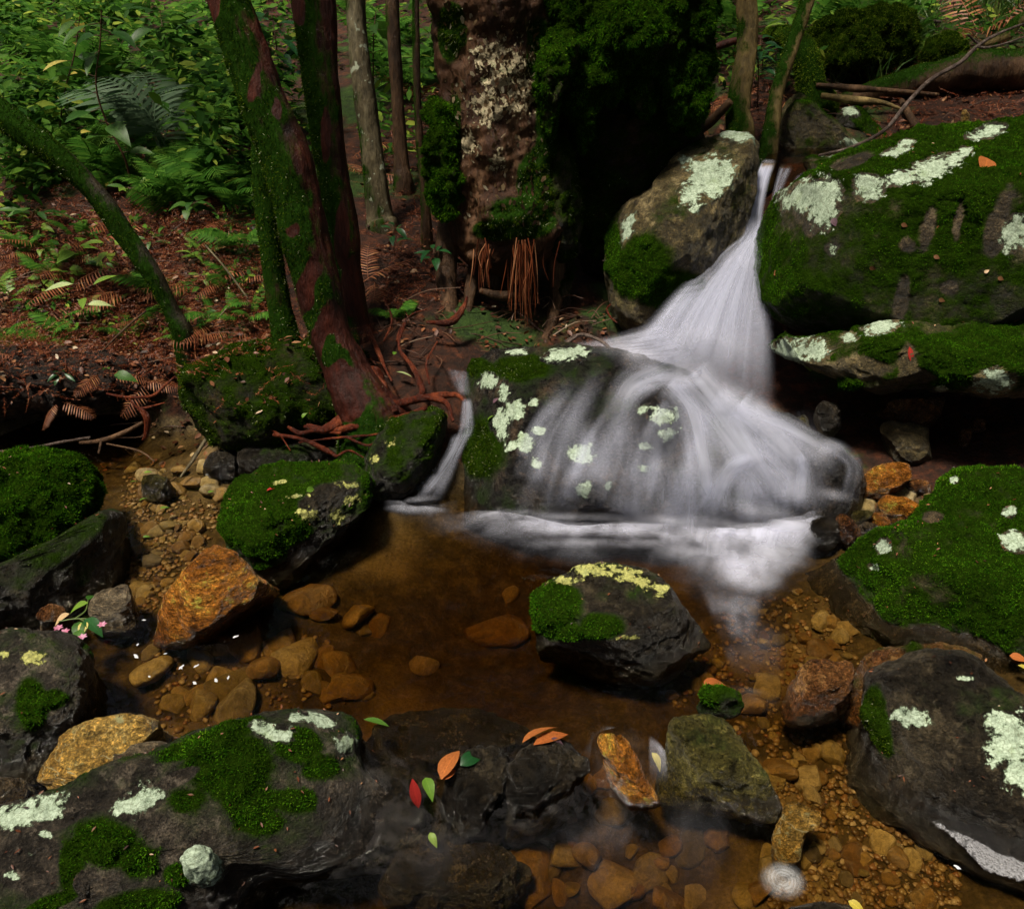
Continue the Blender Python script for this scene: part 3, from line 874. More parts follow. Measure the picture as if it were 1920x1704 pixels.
rock('boulder', 'blackish angular boulder with large mint lichen patch in the bottom right', 'boulder',
     [(1612,1320),(1625,1260),(1680,1235),(1760,1225),(1830,1230),(1900,1290),(1990,1370),(2060,1500),(2000,1640),(1900,1600),(1800,1560),(1720,1520),(1660,1490),(1635,1430),(1618,1370)],
     1.27, .17, 'rock_dark', 6, 109, .72, .06, [(-.1, -.55, .95, .55), (-.8, -.5, .3, .68)], moss=-.62, moss_up=.2, mossmat='moss_dark', sink=.5, wetz=-.05, key='rdark',
     lichen=[(1710,1345,36,18,15),(1690,1335,16,14),(1890,1390,42,50,30),(1920,1440,40,40),(1808,1272,16,6),(1870,1350,30,16)],
     moss_in=[(1655,1400,20,80,-5),(1640,1330,20,40)])
rock('rock', 'brown wet rock shelf behind the blackish boulder on the right', 'rock',
     [(1600,1250),(1640,1215),(1720,1205),(1800,1205),(1860,1235),(1840,1280),(1760,1300),(1680,1320),(1625,1310)], 1.47, .1, 'rock_brown', 5, 113, .8, .06, [(0, -.2, 1, .6)], moss=-.3, moss_up=.2, mossmat='moss_dark', sink=.5, wet0=.3)
rock('stone', 'olive speckled half drowned stone in the foreground riffle', 'stone',
     [(1252,1400),(1255,1350),(1275,1335),(1340,1338),(1380,1360),(1395,1400),(1440,1450),(1455,1478),(1430,1492),(1360,1475),(1290,1465),(1258,1440)],
     1.285, .065, 'rock_olive', 5, 127, .78, .05, [(0, -.2, 1, .6)], moss=-.5, moss_up=.2, sink=.7, wetz=-.045, key='olive')
rock('stone', 'orange wedge shaped stone with water curling round it', 'stone',
     [(1115,1385),(1125,1372),(1160,1368),(1180,1390),(1205,1435),(1222,1465),(1212,1480),(1180,1475),(1140,1440)], 1.25, .035, 'rock_orange', 4, 131, .65, .04, [(.5, -.2, .8, .5), (-.8, -.2, .5, .6)], sink=.8, wetz=-.04)
rock('stone', 'yellow flat stone under shallow water at the bottom', 'stone',
     [(1445,1610),(1452,1560),(1470,1500),(1490,1496),(1545,1518),(1540,1545),(1510,1560),(1500,1620),(1465,1625)], 1.17, .03, 'rock_yellow', 4, 137, .75, .04, [(0, 0, 1, .5)], sink=.2, wetz=.2)
rock('stone', 'small mossy stone with red leaf over it in the riffle', 'stone',
     [(1313,1305),(1330,1290),(1355,1285),(1385,1298),(1400,1315),(1370,1328),(1325,1325)], 1.40, .03, 'rock_dark', 4, 139, .8, .05, moss=.1, moss_up=.2, sink=.6, wetz=-.04)
rock('stone', 'dark stone rim just showing at the bottom edge', 'stone',
     [(1465,1710),(1490,1695),(1540,1688),(1590,1695),(1620,1715),(1580,1750),(1500,1745)], .93, .05, 'rock_dark', 4, 141, .85, .05, sink=.5, wetz=-.05)

# ---- stones between the fall and the right bank
S_ = [('brown round stone with water parting around it at the foot of the veil', [(1512,880),(1520,855),(1540,847),(1562,862),(1560,890),(1540,902),(1518,898)], 2.30, .06, 'rock_brown'),
      ('large golden brown flat topped stone right of the foaming water', [(1605,905),(1620,882),(1660,866),(1705,866),(1718,885),(1705,905),(1665,922),(1640,928),(1615,920)], 2.30, .08, 'rock_orange'),
      ('dark glossy stone in the foam below the stacked brown stones', [(1510,985),(1530,968),(1560,968),(1582,985),(1575,1012),(1545,1020),(1520,1010)], 2.11, .06, 'rock_dark'),
      ('upright dark brown pebble next to the glossy stone', [(1563,972),(1578,961),(1598,972),(1620,1000),(1612,1010),(1585,1008)], 2.12, .04, 'rock_brown'),
      ('green tinged small stone third from the foam', [(1594,975),(1600,958),(1625,955),(1640,962),(1625,975),(1605,985)], 2.15, .035, 'rock_olive'),
      ('tan small stone right of the green tinged one', [(1628,970),(1640,958),(1660,965),(1675,985),(1660,993),(1640,985)], 2.14, .03, 'rock_orange'),
      ('little cracked tan stone below the green tinged one', [(1608,985),(1625,976),(1643,985),(1640,996),(1615,994)], 2.12, .025, 'rock_slab'),
      ('ridged golden stone leaning against the mossy boulder', [(1640,945),(1660,925),(1700,930),(1735,950),(1720,960),(1690,980),(1665,965)], 2.2, .05, 'rock_orange'),
      ('flat rusty stone wedged above the green boulder', [(1690,910),(1715,898),(1745,905),(1755,918),(1720,925)], 2.3, .04, 'rock_brown'),
      ('square brown block in the hollow under the ledge', [(1648,800),(1660,790),(1720,793),(1750,810),(1755,850),(1700,860),(1672,845)], 2.50, .10, 'rock_tan'),
      ('hanging brown wedge of rock under the ledge', [(1650,760),(1690,745),(1790,742),(1780,770),(1735,790),(1700,785)], 2.62, .10, 'rock_brown'),
      ('dark stone deep in the hollow next to the veil', [(1525,770),(1540,748),(1575,755),(1580,790),(1550,800)], 2.55, .08, 'rock_dark'),
      ('little pale tipped stone beside the veil in the hollow', [(1490,790),(1500,772),(1512,778),(1515,800),(1540,815),(1520,835),(1495,825)], 2.45, .06, 'rock_olive'),
      ('reddish chip of stone on the dark bank below the ledge', [(1820,790),(1830,782),(1850,785),(1848,800),(1828,802)], 2.55, .03, 'rock_brown'),
      ('angular red brown chip beside the reddish one on the dark bank', [(1798,805),(1815,800),(1830,805),(1812,828),(1802,822)], 2.5, .03, 'rock_brown'),
      ('ochre block standing under the fallen log', [(1800,225),(1805,205),(1818,205),(1820,235),(1808,240)], 3.95, .05, 'rock_yellow'),
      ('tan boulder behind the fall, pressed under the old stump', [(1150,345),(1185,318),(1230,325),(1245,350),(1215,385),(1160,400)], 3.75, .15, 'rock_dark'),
      ('brown stone below the left rock shelf in the still channel', [(255,905),(270,890),(310,890),(325,910),(310,930),(275,928)], 2.36, .05, 'rock_olive')]
for i, (lb, ol, y, dp, mt) in enumerate(S_):
    rock('stone', lb, 'stone', ol, y, dp, mt, 4, 200 + i * 3, .72, .06, [(random.uniform(-.4, .4), -.4, 1, .6), (random.uniform(-.6, .6), -1, .3, .7)], sink=.5, wetz=.04 if y < 2.4 else -1, wet0=.3)
for lb, ol, y, dp, sd in [('broad yellow green mossy mound at the top right behind the stump', [(1500,90),(1530,50),(1600,20),(1700,18),(1740,50),(1700,95),(1620,120),(1540,125)], 5.0, .3, 401),
                       ('small round mossy hump above the fallen log', [(1735,100),(1750,80),(1785,68),(1810,80),(1815,100),(1770,112)], 4.75, .12, 403),
                       ('low mossy hump left of the yellow stump', [(1560,80),(1600,62),(1640,70),(1650,95),(1600,110),(1565,105)], 4.6, .14, 405)]:
    rock('mossy_mound', lb, 'mound', ol, y, dp, 'rock_mossy', 5, sd, .85, .08, [], moss=.5, moss_up=.3, mossmat='moss_yellow', sink=.3, wetz=-1, dens=30000, mln=.016)
rock('rock', 'dark shadowed rock under the mossy bank behind the gold flecked rock', 'rock', [(420,865),(455,835),(520,822),(600,832),(660,850),(690,880),(640,895),(540,890),(460,890)], 2.52, .14, 'rock_dark', 5, 411, .8, .09, moss=-.4, moss_up=.2, mossmat='moss_dark', sink=.4)
rock('rock', 'small black rock at the mouth of the dark hollow', 'rock', [(375,880),(390,850),(425,838),(455,855),(450,885),(410,895)], 2.50, .08, 'rock_dark', 4, 413, .8, .09, sink=.5, wet0=.3)
# mossy earth bank that overhangs the still channel
rock('mossy_bank', None, None, [(300,715),(370,672),(460,650),(560,640),(660,650),(730,700),(760,760),(720,800),(640,812),(560,820),(490,845),(420,835),(380,800),(350,755)],
     2.68, .24, 'soil', 6, 301, .8, .14, [], moss=.14, moss_up=.1, sink=.0, wetz=-1, dens=75000, mln=.010, mossmat='moss_dark', kind='structure', key='bank')

# litter covered lip of soil over the dark hollow
rock('soil_lip', None, None, [(-200,660),(-60,655),(120,660),(260,655),(380,665),(410,700),(380,735),(300,750),(220,745),(120,770),(0,790),(-120,800),(-220,780)],
     2.86, .22, 'soil', 6, 303, .8, .12, [], moss=-.55, moss_up=.1, sink=.0, wetz=-1, dens=60000, mln=.010, mossmat='moss_dark', kind='structure', key='lip', fine=2.5)
# ================================================================== water
def wz(x, y):
    """pool level, a low step over the foreground ledge, then the lower run"""
    t = np.clip((1.46 - y + .10 * (x - .2)) / .42, 0, 1)
    t = t * t * (3 - 2 * t) * np.clip((np.asarray(x) + .8) / .2, 0, 1)
    return -.085 * t

def water_mat():
    m, nt, out = M_('tea_brown_water')
    tc = nd(nt, 'TexCoord').outputs['Object']
    n1 = noise_(nt, tc, 4.5, 3, .5, .4)
    n2 = noise_(nt, tc, 16, 2, .5, .3)
    h = math_(nt, 'ADD', n1, math_(nt, 'MULTIPLY', n2, .25))
    bmp = nd(nt, 'Bump', {'Strength': 0.55, 'Distance': 0.03, 'Height': h}).outputs[0]
    fr = nd(nt, 'Fresnel', {'IOR': 1.33, 'Normal': bmp}).outputs[0]
    gl = nd(nt, 'BsdfGlossy', {'Roughness': 0.10, 'Normal': bmp})
    tr = nd(nt, 'BsdfTransparent', {0: (1, 1, 1, 1)})
    s = nd(nt, 'MixShader', {0: fr, 1: tr.outputs[0], 2: gl.outputs[0]})
    nt.links.new(s.outputs[0], out.inputs[0])
    va = nd(nt, 'VolumeAbsorption', {'Color': (.69, .57, .26, 1), 'Density': 11.0})
    nt.links.new(va.outputs[0], out.inputs[1])
    return m
wx = np.linspace(-2.4, 2.4, 160)
wy = np.linspace(.3, 3.0, 130)
WX, WY = np.meshgrid(wx, wy)
WZ = wz(WX, WY) + .0015 * fbm(np.column_stack([WX.ravel(), WY.ravel(), WX.ravel() * 0]), 9, 2, 4).reshape(WX.shape)
n_, m_ = WX.shape
top = np.column_stack([WX.ravel(), WY.ravel(), WZ.ravel()])
bot = top.copy()
bot[:, 2] = -.7
i = np.arange(n_ - 1)[:, None] * m_
j = np.arange(m_ - 1)[None, :]
Ft = np.stack([i + j, i + j + 1, i + m_ + j + 1, i + m_ + j], -1).reshape(-1, 4)
Fb = Ft[:, ::-1] + n_ * m_
side = []
K = n_ * m_
for a in range(m_ - 1):
    side.append([a + 1, a, K + a, K + a + 1])
    b = (n_ - 1) * m_ + a
    side.append([b, b + 1, K + b + 1, K + b])
for a in range(n_ - 1):
    b = a * m_
    side.append([b, b + m_, K + b + m_, K + b])
    b = a * m_ + m_ - 1
    side.append([b + m_, b, K + b, K + b + m_])
mk('stream_water', np.vstack([top, bot]), np.vstack([Ft, Fb, np.array(side)]), water_mat(), None, (0, 0, 0), kind='structure')

# thin upper stream above the lip
def thin_water_mat():
    m, nt, out = M_('thin_water_film')
    tc = nd(nt, 'TexCoord').outputs['Object']
    bmp = nd(nt, 'Bump', {'Strength': 0.4, 'Distance': 0.02, 'Height': noise_(nt, tc, 12, 3, .5)}).outputs[0]
    fr = nd(nt, 'Fresnel', {'IOR': 1.33, 'Normal': bmp}).outputs[0]
    s = nd(nt, 'MixShader', {0: fr, 1: nd(nt, 'BsdfTransparent', {0: (.55, .42, .25, 1)}).outputs[0], 2: nd(nt, 'BsdfGlossy', {'Roughness': .12, 'Normal': bmp}).outputs[0]})
    nt.links.new(s.outputs[0], out.inputs[0])
    return m
zl = at(1450, 300, 3.55)[2]
uw = np.array([at(1428, 305, 3.5), at(1500, 308, 3.5), at(1600, 296, 3.75), at(1700, 262, 4.3), at(1600, 255, 4.6), at(1470, 262, 4.4)])
uw[:, 2] = zl - .005
c_ = uw.mean(0)
Vu = np.vstack([uw, c_])
Fu = np.array([[k, (k + 1) % 6, 6] for k in range(6)])
mk('upper_stream', Vu, Fu, thin_water_mat(), kind='structure')

# ------------------------------------------------------------------ silk of falling water
def veil_mat(name, su, sv, lo, hi, col=(.74, .77, .95), soft=.0, det=4):
    m, nt, out = M_(name)
    uv = nd(nt, 'UVMap').outputs[0]
    mp = nd(nt, 'Mapping', {'Vector': uv, 'Scale': (su, sv, 1)}).outputs[0]
    mp2 = nd(nt, 'Mapping', {'Vector': uv, 'Scale': (su * .22, sv * .7, 1), 'Location': (3.1, 1.7, 0)}).outputs[0]
    n1 = noise_(nt, mp, 1.0, det, .62, .25)
    n2 = noise_(nt, mp2, 1.0, 3, .55, .3)
    n = math_(nt, 'ADD', math_(nt, 'MULTIPLY', n1, .55), math_(nt, 'MULTIPLY', n2, .45))
    a = mapr(nt, n, lo, hi)
    a = math_(nt, 'ADD', math_(nt, 'MULTIPLY', a, 1 - soft), soft)
    a = math_(nt, 'MULTIPLY', a, attr_(nt, 'a'), True)
    df = nd(nt, 'BsdfDiffuse', {0: c4(col)})
    tl = nd(nt, 'BsdfTranslucent', {0: c4(col)})
    w = nd(nt, 'MixShader', {0: .45, 1: df.outputs[0], 2: tl.outputs[0]})
    s = nd(nt, 'MixShader', {0: a, 1: nd(nt, 'BsdfTransparent').outputs[0], 2: w.outputs[0]})
    nt.links.new(s.outputs[0], out.inputs[0])
    return m
MAT['veil'] = veil_mat('water_veil', 20, .7, .28, .76, soft=.16, det=2)
MAT['veil_dense'] = veil_mat('water_chute', 14, .8, .22, .62, soft=.45, det=2)
MAT['rill'] = veil_mat('water_rill', 5, 1.0, .28, .76, soft=.12, det=2)
MAT['foam'] = veil_mat('water_foam', 16, 1.3, .30, .74, soft=.10, col=(.78, .80, .96), det=2)
def mist_mat():
    m, nt, out = M_('water_mist')
    tc = nd(nt, 'TexCoord').outputs['Object']
    n = noise_(nt, tc, 9, 3, .5, .6)
    a = math_(nt, 'MULTIPLY', mapr(nt, n, .28, .72, .25, 1.1), attr_(nt, 'a'), True)
    df, tl = nd(nt, 'BsdfDiffuse', {0: (.80, .82, .97, 1)}), nd(nt, 'BsdfTranslucent', {0: (.80, .82, .97, 1)})
    w = nd(nt, 'MixShader', {0: .4, 1: df.outputs[0], 2: tl.outputs[0]})
    s = nd(nt, 'MixShader', {0: a, 1: nd(nt, 'BsdfTransparent').outputs[0], 2: w.outputs[0]})
    nt.links.new(s.outputs[0], out.inputs[0])
    return m
MAT['mist'] = mist_mat()

def sheet(lines, nu, nv):
    """lines: cross-stream list of downstream polylines (equal length) -> grid"""
    L = [catmull(np.array(l), nv) for l in lines]
    G = np.array(L)                                       # (k, nv, 3)
    out = np.empty((nu, nv, 3))
    for b in range(nv):
        out[:, b] = catmull(G[:, b], nu)
    return out

def grid_obj(name, G, alpha, mat, parent, uvo=(0, 0), uvs=(1, 1)):
    nu, nv = G.shape[:2]
    V = G.reshape(-1, 3)
    i = np.arange(nu - 1)[:, None] * nv
    j = np.arange(nv - 1)[None, :]
    F = np.stack([i + j, i + j + 1, i + nv + j + 1, i + nv + j], -1).reshape(-1, 4)
    U = np.repeat(np.linspace(0, 1, nu)[:, None], nv, 1)
    W = np.repeat(np.linspace(0, 1, nv)[None, :], nu, 0)
    uv = np.column_stack([U.ravel() * uvs[0] + uvo[0], W.ravel() * uvs[1] + uvo[1]])
    return mk(name, V, F, MAT[mat], parent, attrs={'a': np.clip(alpha(U, W), 0, 1).ravel()}, uv=uv)

sm = lambda t: np.clip(t, 0, 1) ** 2 * (3 - 2 * np.clip(t, 0, 1))
fall = empty('waterfall', at(1330, 960, 2.3), 'silky white waterfall dropping from the lip and fanning over dark rock', 'waterfall')
fall['kind'] = 'structure'
del fall['label'], fall['category']

# chute from the lip
for k in range(3):
    dy = -.018 * k
    G = sheet([[at(1428, 300, 3.58 + dy), at(1412, 345, 3.50 + dy), at(1400, 400, 3.42 + dy), at(1388, 465, 3.34 + dy), at(1355, 505, 3.26 + dy)],
               [at(1440, 298, 3.57 + dy), at(1425, 340, 3.48 + dy), at(1413, 400, 3.40 + dy), at(1408, 460, 3.32 + dy), at(1392, 510, 3.24 + dy)],
               [at(1458, 300, 3.56 + dy), at(1444, 340, 3.47 + dy), at(1432, 400, 3.40 + dy), at(1430, 450, 3.33 + dy), at(1432, 510, 3.24 + dy)]], 30, 40)
    grid_obj('chute', G, lambda U, W: 1.1 * sm(U / .3) * sm((1 - U) / .3) * sm(W / .12) * sm((1 - W) / .4), 'veil_dense', fall, (k * 1.7, k * .9))
# thin side trickles at the lip and left of the chute
for a, b, al in [([(1490, 330, 3.45), (1478, 365, 3.4), (1462, 400, 3.36)], [(1515, 318, 3.5), (1497, 350, 3.42), (1480, 385, 3.36)], .42),
                 ([(1462, 305, 3.52), (1450, 350, 3.45), (1440, 400, 3.38)], [(1490, 310, 3.52), (1474, 345, 3.44), (1456, 392, 3.36)], .5),
                 ([(1366, 395, 3.40), (1364, 430, 3.36), (1362, 470, 3.32)], [(1386, 385, 3.42), (1384, 430, 3.37), (1382, 470, 3.32)], .22)]:
    G = sheet([[at(*p) for p in a], [at(*p) for p in b]], 16, 24)
    grid_obj('trickle', G, lambda U, W, al=al: al * sm(U / .3) * sm((1 - U) / .3) * sm(W / .15) * sm((1 - W) / .3), 'rill', fall, (al * 7, al))
# the wide fan
for k in range(4):
    dy = -.03 * k
    sp = 1 + .02 * k
    def q(u, v, y):
        return at(1425 + (u - 1425) * sp, v, y + dy)
    G = sheet([[q(1404, 400, 3.36), q(1392, 440, 3.30), q(1345, 478, 3.24), q(1275, 540, 3.12), q(1215, 605, 3.0), q(1150, 650, 2.90)],
               [q(1411, 400, 3.36), q(1404, 440, 3.30), q(1368, 480, 3.22), q(1318, 550, 3.08), q(1270, 630, 2.94), q(1230, 700, 2.82)],
               [q(1418, 400, 3.36), q(1415, 440, 3.30), q(1395, 485, 3.21), q(1365, 560, 3.06), q(1338, 650, 2.90), q(1315, 745, 2.77)],
               [q(1425, 400, 3.36), q(1426, 440, 3.30), q(1418, 490, 3.20), q(1408, 570, 3.05), q(1398, 670, 2.88), q(1390, 780, 2.74)],
               [q(1432, 400, 3.36), q(1437, 440, 3.30), q(1443, 495, 3.21), q(1450, 575, 3.06), q(1455, 680, 2.90), q(1458, 785, 2.76)]], 70, 60)
    grid_obj('fan_veil', G, lambda U, W, k=k: (.62 - .06 * k) * sm(U / .12) * sm((1 - U) / (.06 + .12 * W)) * sm(W / .32) * (sm((1 - W) / .3) * .8 + .2) * (1.25 - .6 * W) * (1 - .28 * sm((U - .55) / .35) * sm(W / .6)), 'veil', fall, (k * 2.3, k * .8))
# spray spreading left behind the rock
for k in range(2):
    G = sheet([[at(1260, 590, 3.02 - .03 * k), at(1200, 610, 2.98), at(1120, 632, 2.95), at(1030, 645, 2.93)],
               [at(1290, 640, 2.95), at(1230, 655, 2.92 - .03 * k), at(1150, 660, 2.86), at(1040, 662, 2.84)],
               [at(1320, 690, 2.88), at(1260, 690, 2.86), at(1190, 680, 2.80), at(1110, 668, 2.80)]], 24, 40)
    grid_obj('spray', G, lambda U, W: .75 * sm(U / .3) * sm((1 - U) / .3) * sm(W / .2) * sm((1 - W) / .6), 'foam', fall, (k * 3.3 + .4, 2))

# water running down the rock faces: ribbons that follow the stone
def on_fall(u, v, lift):
    best = None
    for key in ('knob', 'fall'):
        p, n = cast(key, u, v)
        if p is not None:
            d = np.linalg.norm(p - CAMP)
            if best is None or d < best[0]:
                best = (d, p, n)
    if best is None:
        return None
    return best[1] + (CAMP - best[1]) / best[0] * lift

def rill(path, wpx, al, lift=.012, seed=0.0, mat='rill', name='rill', f0=.15, f1=.25, n=40, spread=1.0, nu=12):
    C = catmull(np.array(path, float), n)
    T = np.gradient(C, axis=0)
    T /= np.linalg.norm(T, axis=1, keepdims=True) + 1e-9
    S = np.column_stack([T[:, 1], -T[:, 0]])
    G = np.empty((nu, n, 3))
    last = 2.5
    for b in range(n):
        w = wpx * (1 + (spread - 1) * b / (n - 1))
        for a in range(nu):
            u, v = C[b] + S[b] * w * (a / (nu - 1) - .5)
            p = on_fall(u, v, lift)
            if p is None:
                p = at(u, v, last) if v < 960 else atz(u, v, .01)
            else:
                last = p[1]
            G[a, b] = p
    # smooth
    for _ in range(3):
        G[:, 1:-1] = (G[:, :-2] + 2 * G[:, 1:-1] + G[:, 2:]) / 4
        G[1:-1] = (G[:-2] + 2 * G[1:-1] + G[2:]) / 4
    grid_obj(name, G, lambda U, W: al * sm(U / .4) * sm((1 - U) / .4) * sm(W / f0) * sm((1 - W) / f1), mat, fall, (seed * 1.37, seed * .71), (wpx / 120, 1))

# the curl of white that wraps the knob, and the braided streams
rill([(1300,660),(1240,690),(1190,715),(1165,750),(1150,800)], 75, .6, .03, 1, f0=.02, f1=.5)
rill([(1330,700),(1280,715),(1235,712),(1195,735),(1170,780)], 50, .5, .03, 2, f0=.02, f1=.4)
rill([(1250,720),(1290,760),(1310,830),(1320,900),(1330,970)], 70, .6, .03, 3, f0=.02)
rill([(1290,700),(1340,760),(1390,830),(1440,900),(1470,960)], 130, .6, .03, 4, f0=.02)
rill([(1380,760),(1430,800),(1480,850),(1510,900),(1500,960)], 100, .6, .03, 5, f0=.02)
rill([(1340,740),(1400,775),(1470,800),(1530,835),(1590,870)], 56, .7, .03, 6, f0=.02, f1=.4)
rill([(1500,845),(1505,880),(1500,920),(1505,960)], 34, .8, .03, 7)
rill([(1530,835),(1570,842),(1600,870),(1595,920),(1580,950)], 40, .6, .03, 8)
rill([(1420,860),(1375,880),(1350,920),(1335,975)], 50, .6, .035, 9)
rill([(1400,850),(1440,870),(1470,910),(1480,960)], 50, .5, .035, 10)
rill([(1345,910),(1320,930),(1300,960),(1290,990)], 40, .45, .035, 11)
rr_ = np.random.default_rng(5)
for k in range(26):
    u0 = 1000 + 300 * k / 25 + rr_.uniform(-12, 12)
    v0 = rr_.uniform(680, 800)
    L = rr_.uniform(120, 300)
    v1 = min(v0 + L, 1000)
    rill([(u0 + 60 * (v0 < 760), v0), (u0 + 8, v0 * .6 + v1 * .4), (u0 - 20, v0 * .25 + v1 * .75), (u0 - 32, v1)], rr_.uniform(26, 80), rr_.uniform(.12, .34), .015, 20 + k, f0=.3, f1=.12, n=24, nu=7)
for k in range(14):
    u0 = 1180 + 300 * k / 13
    rill([(u0, 860), (u0 - 6, 900), (u0 - 10, 950), (u0 - 12, 1008)], rr_.uniform(26, 60), rr_.uniform(.25, .5), .02, 60 + k, f0=.4, f1=.06, n=20, nu=7)
# general thin film over the right half
rill([(1290,720),(1320,800),(1340,880),(1350,980)], 260, .28, .022, 90, 'veil', f0=.3, nu=24)
rill([(1420,780),(1440,850),(1450,920),(1460,990)], 220, .34, .025, 91, 'veil', f0=.3, nu=24)

# small side fall at the left
sf = []
def side_sheet(a, b, al, nm='side_fall'):
    G = sheet([[at(*p) for p in a], [at(*p) for p in b]], 14, 30)
    grid_obj(nm, G, lambda U, W: al * sm(U / .35) * sm((1 - U) / .35) * sm(W / .12) * sm((1 - W) / .25), 'rill', fall, (al * 5, al * 3))
side_sheet([(866, 745, 2.5), (862, 775, 2.46), (858, 805, 2.42), (850, 830, 2.40)], [(886, 745, 2.5), (890, 775, 2.46), (892, 800, 2.42), (885, 825, 2.4)], .55)
side_sheet([(845, 815, 2.4), (832, 850, 2.36), (800, 890, 2.33), (750, 935, 2.29)], [(892, 800, 2.42), (868, 850, 2.36), (850, 900, 2.32), (830, 945, 2.27)], .5)
side_sheet([(835, 690, 2.62), (845, 715, 2.57), (860, 745, 2.52)], [(880, 695, 2.62), (882, 715, 2.57), (886, 745, 2.52)], .25)

# ------------------------------------------------------------------ foam lying on the pool
foam_root = empty('pool_foam', atz(1250, 1000, .0))
foam_root['kind'] = 'structure'
def foam_patch(base, outer, al, seed, z=.010, mound=.03, f=1.0, nu=110, nv=40, pw=2.0, fade=.14, ue=.15):
    B = catmull(np.array([atz(u, v, z) for u, v in base]), nu)
    O = catmull(np.array([atz(u, v, z) for u, v in outer]), nu)
    t = np.linspace(0, 1, nv)
    G = B[:, None] * (1 - t)[None, :, None] + O[:, None] * t[None, :, None]
    P = G.reshape(-1, 3)
    nz_ = fbm(P, 14, 3, seed).reshape(nu, nv)
    G[..., 2] += mound * .45 * np.sin(np.pi * np.clip(t[None, :] * 1.6, 0, 1)) * (.6 + .8 * nz_) + .004 * nz_
    big = sm((fbm(P, 8, 4, seed + 9).reshape(nu, nv) + .25) / .5)
    L = np.linalg.norm(np.diff(B, axis=0), axis=1).sum()
    grid_obj('foam', G, lambda U, W: al * sm(U / ue) * sm((1 - U) / ue) * np.maximum(0, 1 - W) ** pw * sm(W / fade + .08) * (.15 + 1.1 * big), 'foam', foam_root, (seed, seed * .7), (f * L, 1))
foam_patch([(880,955),(960,958),(1040,972),(1120,978),(1220,975),(1320,985),(1400,985)], [(740,985),(830,1020),(950,1060),(1080,1075),(1200,1085),(1290,1080),(1360,1085)], .62, 1)
foam_patch([(930,960),(990,965),(1050,980),(1110,985),(1180,980),(1260,985)], [(930,985),(985,998),(1045,1012),(1110,1016),(1190,1010),(1270,1010)], .6, 2, .014, .035, pw=.9)
foam_patch([(1270,980),(1340,985),(1420,985),(1480,970),(1540,940),(1600,935)], [(1230,1075),(1300,1130),(1390,1190),(1440,1150),(1500,1070),(1570,985)], .95, 3, .014, .05)
foam_patch([(1330,985),(1400,990),(1460,980),(1510,950),(1570,930)], [(1320,1040),(1370,1100),(1420,1120),(1460,1080),(1520,1010)], 1.35, 4, .022, .07, pw=1.0)
foam_patch([(1300,1080),(1340,1100),(1390,1110),(1430,1090)], [(1340,1190),(1375,1260),(1410,1250),(1440,1180)], .4, 5, .008, .01, fade=.5, ue=.4, pw=1.4)
foam_patch([(1250,975),(1300,990),(1350,1000)], [(1190,1060),(1250,1090),(1310,1110)], .6, 6, .012, .02)
foam_patch([(860,935),(820,945),(770,945),(740,930)], [(860,975),(800,985),(750,975),(700,945)], .8, 7, .010, .02)
foam_patch([(1000,968),(1100,980),(1200,980)], [(830,1010),(960,1050),(1150,1070)], .5, 8, .011, .015)
# soft white water piled along the foot of the rock
def mist(cu, cv, ru, rv, al, seed, h=.03, rot=0.0, z=.012):
    c = atz(cu, cv, z)
    sx = pxs(cu, cv, c[1])
    nr_, na_ = 12, 40
    t = np.linspace(0, 1, nr_)
    an = np.linspace(0, 2 * math.pi, na_)
    U, W = np.meshgrid(t, an, indexing='ij')
    x = U * np.cos(W) * ru * sx
    y = U * np.sin(W) * rv * sx * 1.5
    a = math.radians(rot)
    P = np.stack([c[0] + x * math.cos(a) - y * math.sin(a), c[1] + x * math.sin(a) + y * math.cos(a), np.full_like(x, c[2])], -1)
    nz_ = fbm(P.reshape(-1, 3), 12, 3, seed).reshape(U.shape)
    P[..., 2] += h * .55 * (1 - U ** 2) * (.8 + .4 * nz_)
    grid_obj('mist', P, lambda A, B: al * .8 * sm(1 - A) * (.8 + .35 * nz_), 'mist', foam_root)
for k, (cu, cv, ru, rv, al, h, rot) in enumerate([(1060,985,90,13,.75,.025,0),(1150,988,80,12,.55,.025,0),(990,974,60,11,.4,.02,-4),(1250,994,80,13,.3,.025,0),
        (1340,1000,90,26,.55,.05,0),(1420,1000,95,36,.95,.07,10),(1480,985,85,32,1.0,.08,20),(1540,955,60,22,.7,.06,25),(1450,1035,100,44,.75,.06,20),(1410,1060,90,40,.6,.05,20),(1460,1000,90,36,.6,.07,15),(1400,1070,80,30,.65,.05,20),(1370,1060,60,26,.5,.04,0),(1430,1085,50,22,.6,.04,30),
        (1300,1030,90,24,.35,.02,-10),(1390,1125,44,22,.22,.02,10),(790,948,60,12,.7,.025,0),(750,944,40,10,.4,.02,0),(1100,1010,160,16,.3,.01,0),(1500,950,40,20,.6,.08,10),(1590,930,30,16,.5,.05,20),(1200,1010,80,14,.35,.02,0)]):
    mist(cu, cv + 10, ru, rv, al, 300 + k, h, rot)
